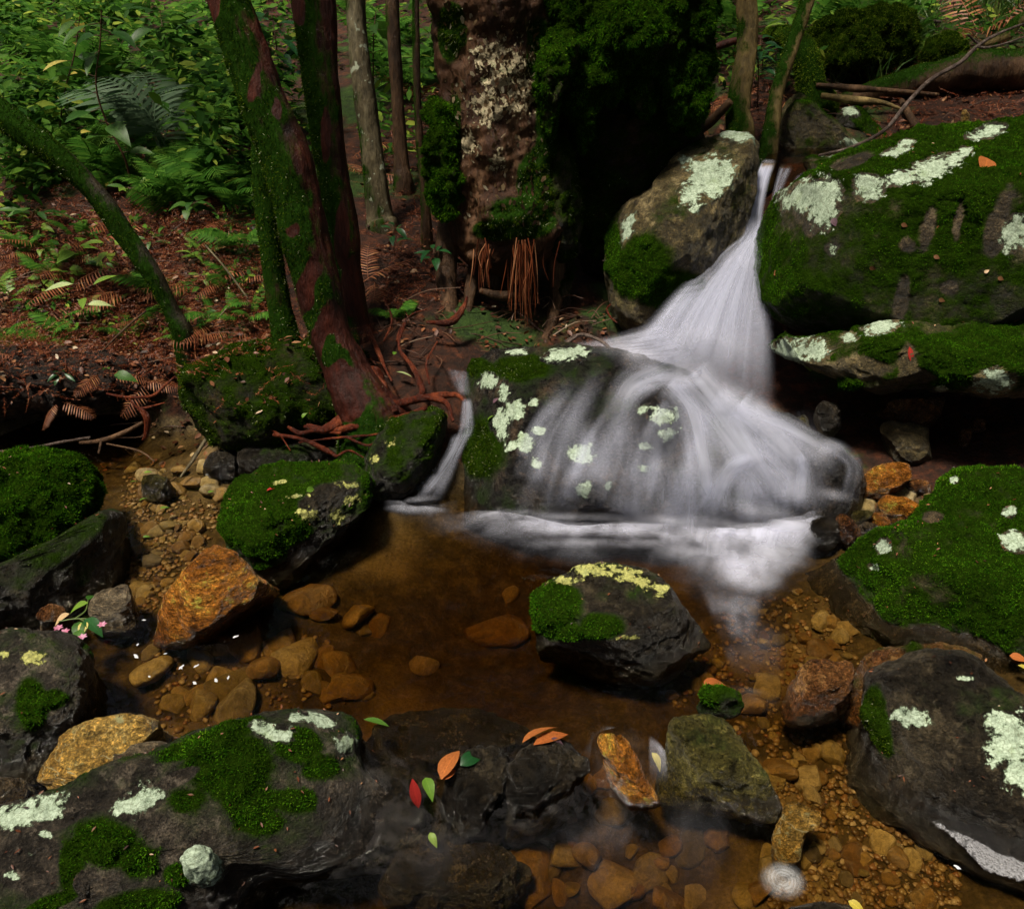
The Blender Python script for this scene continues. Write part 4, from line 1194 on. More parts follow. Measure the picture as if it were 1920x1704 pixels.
# spray hanging where the fan meets the rock and where the rills meet the pool
def puff(u, v, y, ru, rv, al, seed, bulge=.05, rot=0.0):
    c = at(u, v, y)
    n = (CAMP - c) / np.linalg.norm(CAMP - c)
    e1 = np.cross(np.array([0, 0, 1.0]), n)
    e1 /= np.linalg.norm(e1)
    e2 = np.cross(n, e1)
    sx = pxs(u, v, y)
    t, an = np.linspace(0, 1, 12), np.linspace(0, 2 * math.pi, 40)
    U, W = np.meshgrid(t, an, indexing='ij')
    a = math.radians(rot)
    x, z = U * np.cos(W) * ru * sx, U * np.sin(W) * rv * sx
    x, z = x * math.cos(a) - z * math.sin(a), x * math.sin(a) + z * math.cos(a)
    P = c + x[..., None] * e1 + z[..., None] * e2 + ((1 - U ** 2) * bulge)[..., None] * n
    nz_ = fbm(P.reshape(-1, 3), 9, 3, seed).reshape(U.shape)
    grid_obj('spray', P, lambda A, B: al * sm(1 - A) * (.85 + .5 * nz_), 'mist', fall)
for k, (u, v, y, ru, rv, al, rot) in enumerate([(1230,690,2.70,120,40,.40,-15),(1320,720,2.64,110,45,.38,-25),(1400,765,2.58,90,45,.36,-30),(1170,665,2.78,90,26,.38,-5),(1350,660,2.75,90,60,.25,0),(1290,640,2.85,90,50,.28,20),
        (1410,450,3.15,26,50,.35,0),(1390,500,3.1,50,50,.25,30),(1470,830,2.45,80,36,.28,-30),(1540,860,2.36,50,36,.25,-40),(1350,900,2.30,90,60,.18,0),(1450,900,2.28,90,60,.22,0),(1500,930,2.22,60,36,.35,0),(1420,960,2.2,90,30,.35,0),
        (1060,972,2.26,90,16,.30,0),(1150,975,2.25,90,16,.28,0),(970,962,2.28,60,12,.25,0),(1260,980,2.24,90,18,.25,0),(1340,985,2.2,80,22,.3,0),(1560,930,2.2,40,22,.3,0),(790,938,2.30,44,14,.35,0)]):
    q_ = on_fall(u, v + rv * .3, 0)
    if q_ is not None and y < 2.9:
        y = min(y, q_[1] - .05)
    puff(u, v, y, ru, rv, al, 500 + k, .04, rot)
# faint silky current drawn out over the lower run
for k, (b, o, al, z_) in enumerate([([(1110,1480),(1190,1495),(1280,1500)], [(820,1690),(1020,1720),(1220,1730)], .20, -.075), ([(1230,1470),(1320,1490),(1400,1500)], [(1120,1700),(1260,1720),(1400,1720)], .16, -.078),
                                    ([(1380,1150),(1430,1150),(1480,1140)], [(1330,1320),(1400,1340),(1480,1330)], .16, .006), ([(760,1530),(830,1540),(900,1550)], [(640,1690),(760,1710),(880,1710)], .14, -.076), ([(1090,1400),(1130,1350),(1230,1380)], [(1100,1500),(1180,1500),(1260,1490)], .16, -.03)]):
    foam_patch(b, o, al * .35, 71 + k, z_, .0, nu=50, nv=40, pw=.8, fade=.4, ue=.35)
# thin streaks in the lower riffle
for k, (b, o, al) in enumerate([([(1110,1390),(1120,1372),(1160,1362)], [(1105,1440),(1090,1400),(1120,1350)], .35), ([(1215,1375),(1235,1390),(1250,1410)], [(1215,1470),(1235,1480),(1255,1470)], .5),
                                ([(1300,1300),(1380,1285),(1470,1300)], [(1310,1345),(1390,1350),(1470,1345)], .15)]):
    foam_patch(b, o, al, 11 + k, -.02 if k != 3 else -.02, .0, nu=40, nv=20)
# ================================================================== trees
MAT['bark_red'] = bark_mat('red_peeling_bark', (.010, .003, .0018), (.042, .008, .004), (.11, .024, .010), 7, rough=.5)
MAT['bark_brown'] = bark_mat('brown_bark', (.020, .010, .005), (.065, .034, .016), (.15, .085, .045), 9)
MAT['bark_dark'] = bark_mat('dark_mossy_bark', (.008, .006, .003), (.022, .016, .007), (.055, .042, .02), 9)
MAT['bark_old'] = bark_mat('old_flaking_bark', (.014, .005, .002), (.048, .019, .008), (.12, .062, .03), 9)
MAT['bark_grey'] = bark_mat('grey_lichen_bark', (.035, .028, .016), (.11, .090, .050), (.24, .21, .13), 8, spots=(.42, .46, .34))
MAT['bark_ochre'] = bark_mat('ochre_bark', (.040, .028, .010), (.14, .10, .035), (.30, .22, .09), 8)
MAT['root_red'] = bark_mat('wet_red_root', (.016, .004, .002), (.075, .013, .0045), (.19, .045, .016), 16, rough=.36)
MAT['leafmass'] = island_mat('canopy_leaf', [(0, (.02, .06, .008)), (.5, (.04, .11, .012)), (1, (.09, .17, .02))], .45, .35)

def flat_leaf_cloud(cens, rads, n, size, seed, flat=.7):
    r = np.random.default_rng(seed)
    k = r.integers(0, len(cens), n)
    d = r.normal(size=(n, 3))
    d /= np.linalg.norm(d, axis=1, keepdims=True)
    P = np.array(cens)[k] + d * (np.array(rads)[k] * r.random(n) ** .45)[:, None] * np.array([1, 1, .6])
    nn = r.normal(size=(n, 3)) * flat + np.array([0, 0, 1.0])
    nn /= np.linalg.norm(nn, axis=1, keepdims=True)
    a = np.cross(nn, r.normal(size=(n, 3)))
    a /= np.linalg.norm(a, axis=1, keepdims=True)
    b = np.cross(nn, a)
    L = size * (.6 + .8 * r.random(n))[:, None]
    W = L * .42
    V = np.stack([P - a * L, P + b * W, P + a * L, P - b * W], 1).reshape(-1, 3)
    return V, np.arange(4 * n).reshape(-1, 4)

def tree(name, label, path, mat, seed, moss=-.2, mossmat='moss', top=6.0, lean=(0, 0), n=150, seg=44, bump=.16, mossfn=None, dens=60000, mln=.008, crown=None, roots=(), flute=.06, cat='tree', group=None, spots=None, extra=()):
    P = [at(u, v, y) for u, v, y, w in path]
    R = [pxs(u, v, y) * w / 2 for u, v, y, w in path]
    P.insert(0, P[0] + (P[0] - P[1]) * .15 - np.array([0, 0, .14]))
    R.insert(0, R[0] * 1.15)
    nvis = len(P)
    if top:
        last = P[-1]
        P.append(np.array([last[0] + lean[0] * .5, last[1] + lean[1] * .5, (last[2] + top) / 2]))
        R.append(R[-1] * .85)
        P.append(np.array([last[0] + lean[0], last[1] + lean[1], top]))
        R.append(R[-1] * .55)
    root = empty(name, P[0], label, cat, group)
    # dense rings where the photograph looks, sparse above
    Pv, Rv = P[:nvis], R[:nvis]
    V, F = tube(Pv, Rv, n, seg, bump, 7, seed, True, flute)
    N = normals(V, F)
    ms = moss + .35 * fbm(V, 3.2, 3, seed + 3) + .35 * fbm(V, 14, 3, seed + 4) - .35 * N[:, 0] - .15 * N[:, 1]
    if mossfn is not None:
        ms = mossfn(V, N, ms)
    mk('trunk', V, F, MAT[mat], root, attrs={'moss': np.clip(ms, -1, 1)})
    add_moss(root, V, F, N, ms, dens, mossmat, seed=seed, ln=mln, spread=.75, up=-.15)
    if top:
        V2, F2 = tube([Pv[-1] - (Pv[-1] - Pv[-2]) * .02] + P[nvis:], [Rv[-1] * .98] + R[nvis:], 14, 14, .08, 5, seed)
        mk('upper_trunk', V2, F2, MAT[mat], root)
        tp = P[-1]
        cs, rs = [], []
        r = random.Random(seed)
        for b in range(crown[0] if crown else 4):
            a = r.uniform(0, 6.28)
            ln = (crown[1] if crown else 1.3) * r.uniform(.6, 1.2)
            st = P[-2] + (tp - P[-2]) * r.uniform(.3, 1)
            en = st + np.array([math.cos(a) * ln, math.sin(a) * ln, ln * r.uniform(.25, .8)])
            Vb, Fb = tube([st, (st + en) / 2 + np.array([0, 0, .12]), en], [R[-1] * .8, R[-1] * .5, R[-1] * .15], 10, 7)
            mk('limb', Vb, Fb, MAT[mat], root)
            cs.append(en)
            rs.append(ln * .55)
        Vc, Fc = flat_leaf_cloud(cs, rs, (crown[2] if crown else 500), .085, seed)
        mk('crown', Vc, Fc, MAT['leafmass'], root, smooth=False, kind='stuff')
    for ex in extra:
        Pe = [at(u, v, y) for u, v, y, w_ in ex]
        Re = [pxs(u, v, y) * w_ / 2 for u, v, y, w_ in ex]
        V, F = tube(Pe, Re, 90, 30, bump, 9, seed + 9, True, flute)
        N = normals(V, F)
        ms = moss + .25 + .35 * fbm(V, 3.2, 3, seed + 3) + .35 * fbm(V, 14, 3, seed + 4)
        mk('stem', V, F, MAT[mat], root, attrs={'moss': np.clip(ms, -1, 1)})
        add_moss(root, V, F, N, ms, dens, mossmat, seed=seed + 1, ln=mln, spread=.75, up=-.15)
    for rt in roots:
        Pr = [at(u, v, y) for u, v, y, w_ in rt]
        Rr = [pxs(u, v, y) * w_ / 2 * .8 for u, v, y, w_ in rt]
        V, F = tube(Pr, Rr, 70, 12, .45, 24, seed + len(rt) * 3 + int(rt[0][0]))
        mk('root', V, F, MAT['root_red'], root)
    return root

def yb(v):
    return float(np.interp(v, [560, 600, 700, 770, 850], [3.0, 2.9, 2.66, 2.50, 2.38]))
def rp(*pts):
    return [(u, v, yb(v) - .02, w_) for u, v, w_ in pts]
RED_OUT = [(480,150,16,50,10),(500,85,10,30,15),(548,430,22,22,0),(600,640,26,110,10),(640,700,40,90),(575,540,26,80,5),(520,200,14,30),(395,30,14,40,15),(610,800,30,20)]
tree('red_barked_tree', 'large leaning tree with moss and red bark patches left of centre', [(700,800,2.52,140),(675,745,2.54,104),(645,690,2.57,82),(612,600,2.60,72),(576,450,2.64,82),(536,300,2.68,90),(480,150,2.72,80),(428,0,2.76,70),(402,-80,2.78,70)],
     'bark_red', 11, moss=.24, top=6.5, lean=(-.5, .3), n=230, seg=64, bump=.20, dens=60000, crown=(5, 1.5, 420), mossmat='moss_dark',
     mossfn=lambda V, N, ms: ms - np.clip(blobs(V, N, RED_OUT, 1.3, 11, 2) * 2.0, 0, 1.6) + .35 * fbm(V, 9, 3, 77),
     extra=[[(540,650,2.70,52),(522,560,2.72,42),(503,430,2.74,40),(492,330,2.76,36),(487,240,2.78,26)]],
     roots=[rp((690,760,30),(740,757,22),(790,748,18),(850,740,15),(872,752,8)), rp((762,598,6),(748,650,8),(775,690,12),(792,735,14),(765,752,10),(735,760,7)),
            rp((512,815,9),(560,822,10),(600,838,12),(632,856,8)), rp((540,800,8),(562,812,13),(590,808,11),(640,812,7)), rp((632,855,5),(655,845,6),(682,858,4)),
            rp((575,798,10),(630,806,14),(700,792,22),(760,782,18),(800,765,10)), rp((640,790,34),(605,806,20),(570,800,8)), rp((800,604,8),(845,604,16),(868,578,12),(876,556,5)),
            rp((745,640,8),(752,615,6),(772,590,4),(800,580,3)), rp((650,820,6),(690,835,6),(720,822,4)), rp((700,700,44),(722,745,34),(740,775,20)), rp((800,745,13),(835,755,14),(850,790,8)), rp((560,830,4),(620,822,5),(700,815,6),(770,800,4)), rp((480,800,3),(520,812,4),(545,845,3)), rp((720,640,5),(735,600,5),(720,560,3)), rp((820,640,4),(800,680,6),(805,720,5)), rp((690,810,5),(730,800,8),(800,790,6),(830,800,4)),
            rp((690,615,9),(705,650,11),(722,690,8),(735,715,5))])
tree('red_barked_tree', 'straight dark mossy trunk just behind the large leaning tree', [(668,640,2.96,80),(660,590,2.97,54),(645,450,3.0,58),(622,300,3.03,58),(603,150,3.06,66),(592,0,3.1,76),(590,-80,3.12,76)],
     'bark_red', 13, moss=.2, mossmat='moss_dark', top=6.8, lean=(.2, .3), n=180, seg=48, crown=(4, 1.4, 380), mossfn=lambda V, N, ms: ms - np.clip(blobs(V, N, [(610,250,10,60),(640,440,14,60),(660,540,20,50),(560,20,14,30)], .5, 9, 2) * 2.5, 0, 1.6))
tree('thin_tree', 'slender grey trunk with white lichen dots right of the red trunks', [(716,425,3.62,60),(712,400,3.63,48),(700,300,3.66,42),(684,180,3.7,38),(670,60,3.75,36),(664,-60,3.8,36)], 'bark_grey', 17, moss=-.25, top=6, lean=(-.2, .2), n=120, seg=26, crown=(3, 1.1, 250), flute=.03)
tree('thin_tree', 'thin brown trunk second to the right of the grey one', [(756,345,4.0,36),(752,300,4.02,28),(745,180,4.06,24),(737,60,4.1,25),(733,-60,4.15,25)], 'bark_brown', 19, moss=-.3, top=6, lean=(.1, .3), n=90, seg=18, crown=(3, 1.1, 250), flute=.03)
tree('thin_tree', 'thinnest pole-like trunk beside the old stump', [(800,430,3.55,22),(797,380,3.56,16),(786,250,3.6,14),(781,120,3.64,14),(779,-60,3.7,14)], 'bark_brown', 21, moss=-.2, top=5, lean=(.1, .3), n=90, seg=14, crown=(3, .9, 200), flute=.03)
tree('leaning_tree', 'mossy dark trunk leaning in from the left edge over the leaf litter', [(340,620,2.94,38),(322,585,2.95,31),(283,510,2.97,33),(235,440,3.0,35),(178,360,3.03,37),(98,285,3.06,44),(0,215,3.1,50),(-110,140,3.14,52)],
     'bark_dark', 23, moss=.2, mossmat='moss_dark', top=4.6, lean=(-1.5, .3), n=170, seg=36, crown=(4, 1.2, 300), mossfn=lambda V, N, ms: ms + .35 * N[:, 2])
tree('thin_tree', 'pale ochre trunk standing left of the waterfall lip', [(1388,248,3.78,54),(1384,210,3.8,44),(1393,140,3.84,40),(1402,60,3.9,38),(1396,-50,3.95,38)], 'bark_ochre', 27, moss=-.15, mossmat='moss_yellow', top=6, lean=(.1, .3), n=110, seg=26, crown=(3, 1.1, 250))
tree('thin_tree', 'slanting dark sapling trunk right of the waterfall lip', [(1440,285,3.74,34),(1448,230,3.76,30),(1458,170,3.8,26),(1482,95,3.86,26),(1505,30,3.92,26),(1528,-50,3.98,26)], 'bark_ochre', 29, moss=.0, mossmat='moss_dark', top=6, lean=(.4, .3), n=110, seg=20, crown=(3, 1.1, 250))
tree('mossy_stump', 'short yellow green moss wrapped stump behind the lip rock', [(1535,200,4.25,66),(1522,170,4.26,50),(1515,130,4.28,50),(1503,92,4.32,44),(1475,70,4.5,36),(1440,66,4.7,26)], 'bark_brown', 31, moss=.6, mossmat='moss_yellow', top=None, n=90, seg=26, dens=60000, mln=.012, cat='stump')

# ---- the old overhanging tree in the middle
OLD = empty('old_mossy_tree', at(970, 560, 3.35), 'massive old tree base with flaking bark and a shaggy moss overhang', 'tree')
path = [(990,520,3.32,24),(980,490,3.32,110),(968,450,3.33,190),(950,380,3.35,205),(938,300,3.36,200),(925,180,3.38,190),(912,60,3.40,200),(905,-70,3.42,230)]
V, F = tube([at(u, v, y) for u, v, y, w_ in path], [pxs(u, v, y) * w_ / 2 for u, v, y, w_ in path], 230, 90, .22, 9, 33, True, .07)
N = normals(V, F)
ms = -.35 + .5 * fbm(V, 4, 3, 35) + .3 * fbm(V, 16, 3, 36)
ms = np.maximum(ms, np.minimum(.7, blobs(V, N, [(1020,100,40,60),(1025,260,24,90),(975,410,70,40),(1010,350,40,80),(940,430,60,20),(845,60,30,60),(850,300,16,120)], .5, 8, 3) * 1.5))
ms -= np.clip(blobs(V, N, [(930,130,70,110),(900,260,36,60)], .5, 8, 4) * 2, 0, 1.5)
mk('trunk', V, F, MAT['bark_old'], OLD, attrs={'moss': np.clip(ms, -1, 1)})
add_moss(OLD, V, F, N, ms, 60000, 'moss_dark', seed=4, ln=.012, up=-.3)
tv, tn = V, N
MAT['pale_wood'] = lichen_mat('pale_flaking_wood', (.20, .13, .07), (.52, .44, .30), 5.0, -.15)
add_lichen(OLD, V, F, N, [(950,135,46,60,10),(915,200,34,40),(980,180,30,40),(905,110,26,30),(935,300,16,22),(880,270,16,26)], 'pale_wood', .003, 13, 'bark_patch')
# curled bark flakes and pale wood chips on its face
uu_, vv_ = project(tv)
fc = np.einsum('ij,ij->i', tn, CAMP - tv) > 0
cand = np.where(fc & (uu_ > 830) & (uu_ < 1020) & (vv_ > -40) & (vv_ < 430))[0]
rb = np.random.default_rng(3)
hot = np.exp(-((uu_[cand] - 945) / 45) ** 2 - ((vv_[cand] - 150) / 75) ** 2) + .18
idx = rb.choice(cand, 700, p=hot / hot.sum())
P, n0 = tv[idx], tn[idx]
a_ = np.cross(n0, rb.normal(size=(700, 3)))
a_ /= np.linalg.norm(a_, axis=1, keepdims=True)
a_ = a_ * .6 + np.array([0, 0, .8])
a_ /= np.linalg.norm(a_, axis=1, keepdims=True)
b_ = np.cross(n0, a_)
L_ = rb.uniform(.005, .016, 700)[:, None]
W_ = L_ * rb.uniform(.25, .6, 700)[:, None]
fl = np.stack([P - b_ * W_ * .5 + n0 * .002, P + b_ * W_ * .5 + n0 * .002, P + b_ * W_ + a_ * L_ + n0 * .35 * L_, P + a_ * L_ * 1.6 + n0 * L_ * rb.uniform(.3, 1.1, 700)[:, None], P - b_ * W_ + a_ * L_ + n0 * .35 * L_], 1).reshape(-1, 3)
ff = np.arange(700)[:, None] * 5
ff = np.concatenate([ff + np.array([0, 1, 2]), ff + np.array([0, 2, 4]), ff + np.array([4, 2, 3])])
hotm = hot[np.searchsorted(cand, idx)]
MAT['flake'] = island_mat('bark_flake', [(0, (.035, .016, .007)), (.45, (.10, .05, .022)), (.75, (.24, .17, .09)), (1, (.50, .45, .32))], .5, .1)
mk('bark_flakes', fl, ff, MAT['flake'], OLD, smooth=False, kind='stuff')
kw = dict(parent=OLD, sink=0, wetz=-1, tilt=10)
def omass(nm, ol, y, dp, seed, moss, mat='rock_mossy', mm='moss', dens=70000, ln=.013, lv=6, e=.8, amp=.11):
    o = rock(nm, None, None, ol, y, dp, 'bark_old' if mat is None else mat, lv, seed, e, amp, [], moss=moss, moss_up=.15, mossmat=mm, dens=dens, mln=ln, fine=3.0, mup=-.55, **kw)
    return o
omass('moss_overhang', [(1000,-90),(1180,-120),(1340,-90),(1350,20),(1300,60),(1282,120),(1225,165),(1170,150),(1120,185),(1075,265),(1040,250),(1010,150),(985,60)], 3.50, .24, 51, .42)
omass('moss_lobe', [(1240,-20),(1310,-10),(1322,90),(1332,130),(1310,165),(1290,140),(1280,220),(1262,245),(1245,190),(1240,100)], 3.46, .12, 53, .4, lv=5)
omass('moss_lobe', [(1010,60),(1060,40),(1090,80),(1080,130),(1045,180),(1035,270),(1015,240),(1005,150)], 3.22, .10, 54, .3, lv=5)
omass('moss_lobe', [(1130,20),(1200,0),(1250,40),(1235,90),(1195,130),(1150,120),(1120,80)], 3.28, .10, 55, .5, lv=5)
for k, ol in enumerate([[(1050,150),(1095,140),(1120,190),(1110,250),(1092,300),(1078,260),(1060,220)], [(1160,110),(1215,100),(1235,150),(1222,200),(1205,225),(1185,190),(1165,160)],
                        [(1278,110),(1318,100),(1332,150),(1322,210),(1300,265),(1286,230),(1275,170)], [(1110,120),(1150,110),(1165,160),(1150,205),(1130,190)], [(1235,130),(1262,120),(1275,170),(1262,215),(1245,190)], [(1290,-30),(1345,-40),(1340,60),(1320,110),(1295,90)]]):
    omass('moss_lobe', ol, 3.33 + .05 * (k % 3), .08, 71 + k, .4, lv=5, dens=70000, ln=.014)
omass('moss_buttress', [(806,190),(822,150),(845,150),(862,260),(868,380),(845,420),(815,410),(803,330),(800,260)], 3.27, .09, 57, .45, lv=5, dens=60000, ln=.012)
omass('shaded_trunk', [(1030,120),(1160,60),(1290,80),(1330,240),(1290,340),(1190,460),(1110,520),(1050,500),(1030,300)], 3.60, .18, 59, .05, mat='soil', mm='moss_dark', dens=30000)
omass('root_buttress', [(1020,240),(1055,220),(1080,300),(1088,400),(1080,470),(1055,500),(1030,440),(1015,340)], 3.30, .10, 61, .15, mm='moss_dark', lv=5)
omass('root_buttress', [(1075,440),(1090,430),(1078,520),(1060,600),(1040,610),(1050,520)], 3.34, .06, 63, -.1, mm='moss_dark', lv=4)
# roots that carry it over the hollow
for rt in [[(900,440,3.3,34),(890,500,3.28,26),(880,560,3.2,22),(870,615,3.1,14)], [(1040,470,3.36,40),(1045,540,3.32,30),(1035,600,3.2,22),(1020,640,3.1,14)],
           [(900,545,3.2,12),(940,555,3.18,18),(975,548,3.22,14),(1000,520,3.3,10)], [(845,420,3.32,46),(835,500,3.26,40),(840,580,3.16,34),(850,640,3.0,20)], [(930,470,3.5,90),(930,540,3.5,80),(920,620,3.4,70)],
           [(1290,210,3.75,26),(1250,270,3.7,30),(1210,330,3.65,26),(1150,400,3.6,20)], [(1280,260,3.9,22),(1330,230,3.8,20),(1370,190,3.75,14)]]:
    V, F = tube([at(u, v, y) for u, v, y, w_ in rt], [pxs(u, v, y) * w_ / 2 for u, v, y, w_ in rt], 50, 14, .25, 12, int(rt[0][0]))
    mk('root', V, F, MAT['bark_brown'], OLD)
# hanging root fringe
fr = []
rh = random.Random(4)
for k in range(100):
    g = rh.random()
    u0 = rh.gauss(981, 11) if g < .8 else (rh.gauss(908, 7) if g < .93 else rh.uniform(890, 1075))
    y0 = 3.13 + rh.uniform(-.04, .04)
    v0 = rh.uniform(445, 470)
    v1 = v0 + rh.uniform(60, 150) * (1 if g < .8 else .6)
    p0, p1 = at(u0, v0, y0), at(u0 + rh.gauss(0, 7), v1, y0 - .02)
    mid = (p0 + p1) / 2 + np.array([rh.gauss(0, .008), rh.gauss(0, .008), 0])
    fr.append(tube([p0, mid, p1], [.0024, .0020, .0010], 8, 4, cap=False))
V, F = merge(fr)
mk('root_fringe', V, F, island_mat('root_hair', [(0, (.07, .015, .005)), (.6, (.20, .05, .016)), (1, (.42, .19, .09))], .4), OLD, kind='stuff')

# ---- fallen log and loose wood on the right bank
def branch(name, label, cat, pts, mat, n=60, seg=10, bump=.15, moss=None, seed=1, group=None, twigs=()):
    P = [at(u, v, y) for u, v, y, w_ in pts]
    R = [pxs(u, v, y) * w_ / 2 for u, v, y, w_ in pts]
    V, F = tube(P, R, n, seg, bump, 12, seed)
    att = None
    N = normals(V, F)
    ms = None
    if moss is not None:
        ms = moss + .5 * N[:, 2] + .4 * fbm(V, 5, 3, seed)
        att = {'moss': np.clip(ms, -1, 1)}
    o = mk(name, V, F, MAT[mat], None, P[0], att)
    tag(o, label, cat, group)
    if ms is not None:
        add_moss(o, V, F, N, ms, 40000, 'moss_dark', seed=seed, ln=.010)
    for t in twigs:
        Pt = [at(u, v, y) for u, v, y, w_ in t]
        Rt = [pxs(u, v, y) * w_ / 2 for u, v, y, w_ in t]
        Vt, Ft = tube(Pt, Rt, 24, 6, .1, 20, seed)
        mk('twig', Vt, Ft, MAT[mat], o)
    return o
branch('fallen_log', 'big rotting fallen log lying across the right bank', 'log', [(1530,205,4.3,16),(1620,178,4.35,34),(1720,152,4.4,52),(1820,133,4.4,62),(1930,130,4.4,72),(2080,135,4.4,72)], 'bark_brown', 110, 26, .2, -.15, 5)
branch('root', 'thin pale root running along below the fallen log', 'root', [(1530,160,4.2,8),(1600,166,4.2,14),(1660,170,4.2,10),(1760,178,4.18,6)], 'bark_brown', 50, 8, .3, None, 6)
branch('root', 'second lower root under the log with a splintered golden end', 'root', [(1540,180,4.15,10),(1600,188,4.15,14),(1650,192,4.12,10),(1690,205,4.1,5)], 'bark_ochre', 50, 8, .3, None, 7)
branch('branch', 'slanting broken branch stub under the fallen log', 'branch', [(1690,190,4.25,12),(1710,225,4.1,14),(1730,255,3.95,12)], 'bark_brown', 30, 8, .2, None, 8)
branch('branch', 'mossy forked root at the far right above the log', 'branch', [(1840,85,4.9,18),(1880,70,4.9,26),(1910,40,5.0,22),(1960,10,5.0,20)], 'bark_ochre', 50, 12, .2, -.1, 9)
MAT['twig_dark'] = bark_mat('dark_wet_twig', (.03, .018, .014), (.09, .065, .055), (.22, .17, .15), 20, rough=.35)
branch('curved_twig', 'long thin bent twig arching over the right boulder', 'twig', [(1535,292,3.50,5),(1600,275,3.52,6),(1660,243,3.58,7),(1700,195,3.64,8),(1745,150,3.72,8),(1800,118,3.8,8),(1835,85,3.86,7),(1880,60,3.92,5),(1935,40,3.98,4)], 'twig_dark', 90, 8, .12, None, 10,
       twigs=[[(1830,88,3.85,6),(1850,90,3.86,5),(1885,82,3.88,4),(1930,66,3.9,3)], [(1660,243,3.58,5),(1640,255,3.57,3)], [(1815,65,3.85,4),(1830,80,3.86,5),(1838,84,3.86,5)]])
branch('twig', 'dark curled twig lying over the top of the fall rock', 'twig', [(1060,640,2.82,5),(1085,628,2.80,7),(1110,632,2.78,7),(1140,650,2.74,7),(1155,685,2.70,5)], 'twig_dark', 40, 7, .15, None, 12, twigs=[[(1085,628,2.8,5),(1060,645,2.8,8),(1050,648,2.8,4)]])
branch('twig', 'bent pale red twig at the foot of the lichen spotted rock', 'twig', [(1145,570,3.05,3),(1138,580,3.04,4),(1145,595,3.03,4),(1158,606,3.02,3)], 'root_red', 24, 6, .1, None, 13)
branch('branch', 'bare grey brown branch propped in the hollow below the leaf litter', 'branch', [(150,830,2.66,6),(190,826,2.62,9),(230,812,2.62,9),(268,792,2.64,6)], 'bark_brown', 40, 8, .15, None, 14, twigs=[[(190,826,2.62,6),(185,850,2.55,4)], [(200,832,2.6,4),(260,845,2.58,4),(290,865,2.5,3)]])
branch('vine', 'dark thin stem along the moss boulder top at the left', 'twig', [(0,846,2.4,4),(60,840,2.42,6),(110,830,2.45,6),(170,820,2.5,5)], 'twig_dark', 40, 7, .15, None, 15)
branch('root', 'red forked root hanging over the dark hollow', 'root', [(200,738,2.68,4),(240,745,2.66,6),(285,742,2.66,6),(310,722,2.68,6),(328,706,2.7,4)], 'root_red', 40, 7, .2, None, 16, twigs=[[(328,706,2.7,4),(345,716,2.69,5),(370,725,2.7,4)], [(240,745,2.66,4),(262,765,2.64,5),(310,755,2.64,3)]])
branch('root', 'thick red root end dangling into the dark hollow', 'root', [(262,765,2.64,10),(276,785,2.63,13),(274,815,2.62,9),(268,825,2.62,5)], 'root_red', 30, 8, .2, None, 17)
branch('twig', 'fuzzy pale twig slanting down over the hollow', 'twig', [(402,795,2.6,6),(385,825,2.55,7),(360,865,2.48,6),(338,895,2.42,4)], 'bark_grey', 40, 8, .4, None, 18)
branch('twig', 'long straight reddish twig leaning on the leaf litter bank', 'twig', [(190,660,2.80,3),(230,620,2.88,4),(275,582,2.94,3)], 'bark_brown', 24, 6, .1, None, 19)
branch('twig', 'pale thin straight twig on the litter by the red trunks', 'twig', [(385,460,3.2,3),(420,500,3.1,4),(465,560,3.0,4)], 'bark_grey', 24, 6, .1, None, 20)
branch('branch', 'thin dark branch slanting across the top right undergrowth', 'branch', [(1690,18,5.4,6),(1720,35,5.35,7),(1765,42,5.3,5)], 'twig_dark', 24, 6, .1, None, 21)
branch('branch', 'brown root arching over the ground left of the ochre trunk', 'root', [(1290,130,4.5,10),(1330,95,4.55,14),(1390,75,4.6,12),(1450,70,4.6,8)], 'bark_red', 40, 8, .2, None, 22)

# ---- unseen foliage of the surrounding wood, added to block skylight, gap shaped for the sun
rw = np.random.default_rng(77)
n = 30000
az = rw.uniform(0, 2 * math.pi, n)
el = np.arcsin(rw.uniform(math.sin(math.radians(14)), math.sin(math.radians(86)), n))
rad = rw.uniform(6.5, 9.5, n)
D = np.column_stack([np.cos(el) * np.sin(az), np.cos(el) * np.cos(az), np.sin(el)])
P = np.array([.3, 2.6, .3]) + D * rad[:, None]
foot = P - np.array(SUN_DIR) * ((P[:, 2] - .4) / SUN_DIR.z)[:, None]
gap = (np.abs(foot[:, 0]) > 4.2) | (foot[:, 1] < .2) | (foot[:, 1] > 8.5) | (rw.random(n) < .06)
P = P[gap & (fbm(P, .5, 3, 8) > -.22) & ((P[:, 1] > 1) | (P[:, 2] > 3.0)) & (P[:, 2] > 2.4)]
V, F = flat_leaf_cloud(P, np.full(len(P), .35), len(P), .22, 78, .9)
o = mk('sky_blocking_foliage', V, F, MAT['leafmass'], None, (0, 3, 0), smooth=False, kind='stuff')
tag(o, 'unseen leafy mass added above and around the stream to block skylight', 'foliage')
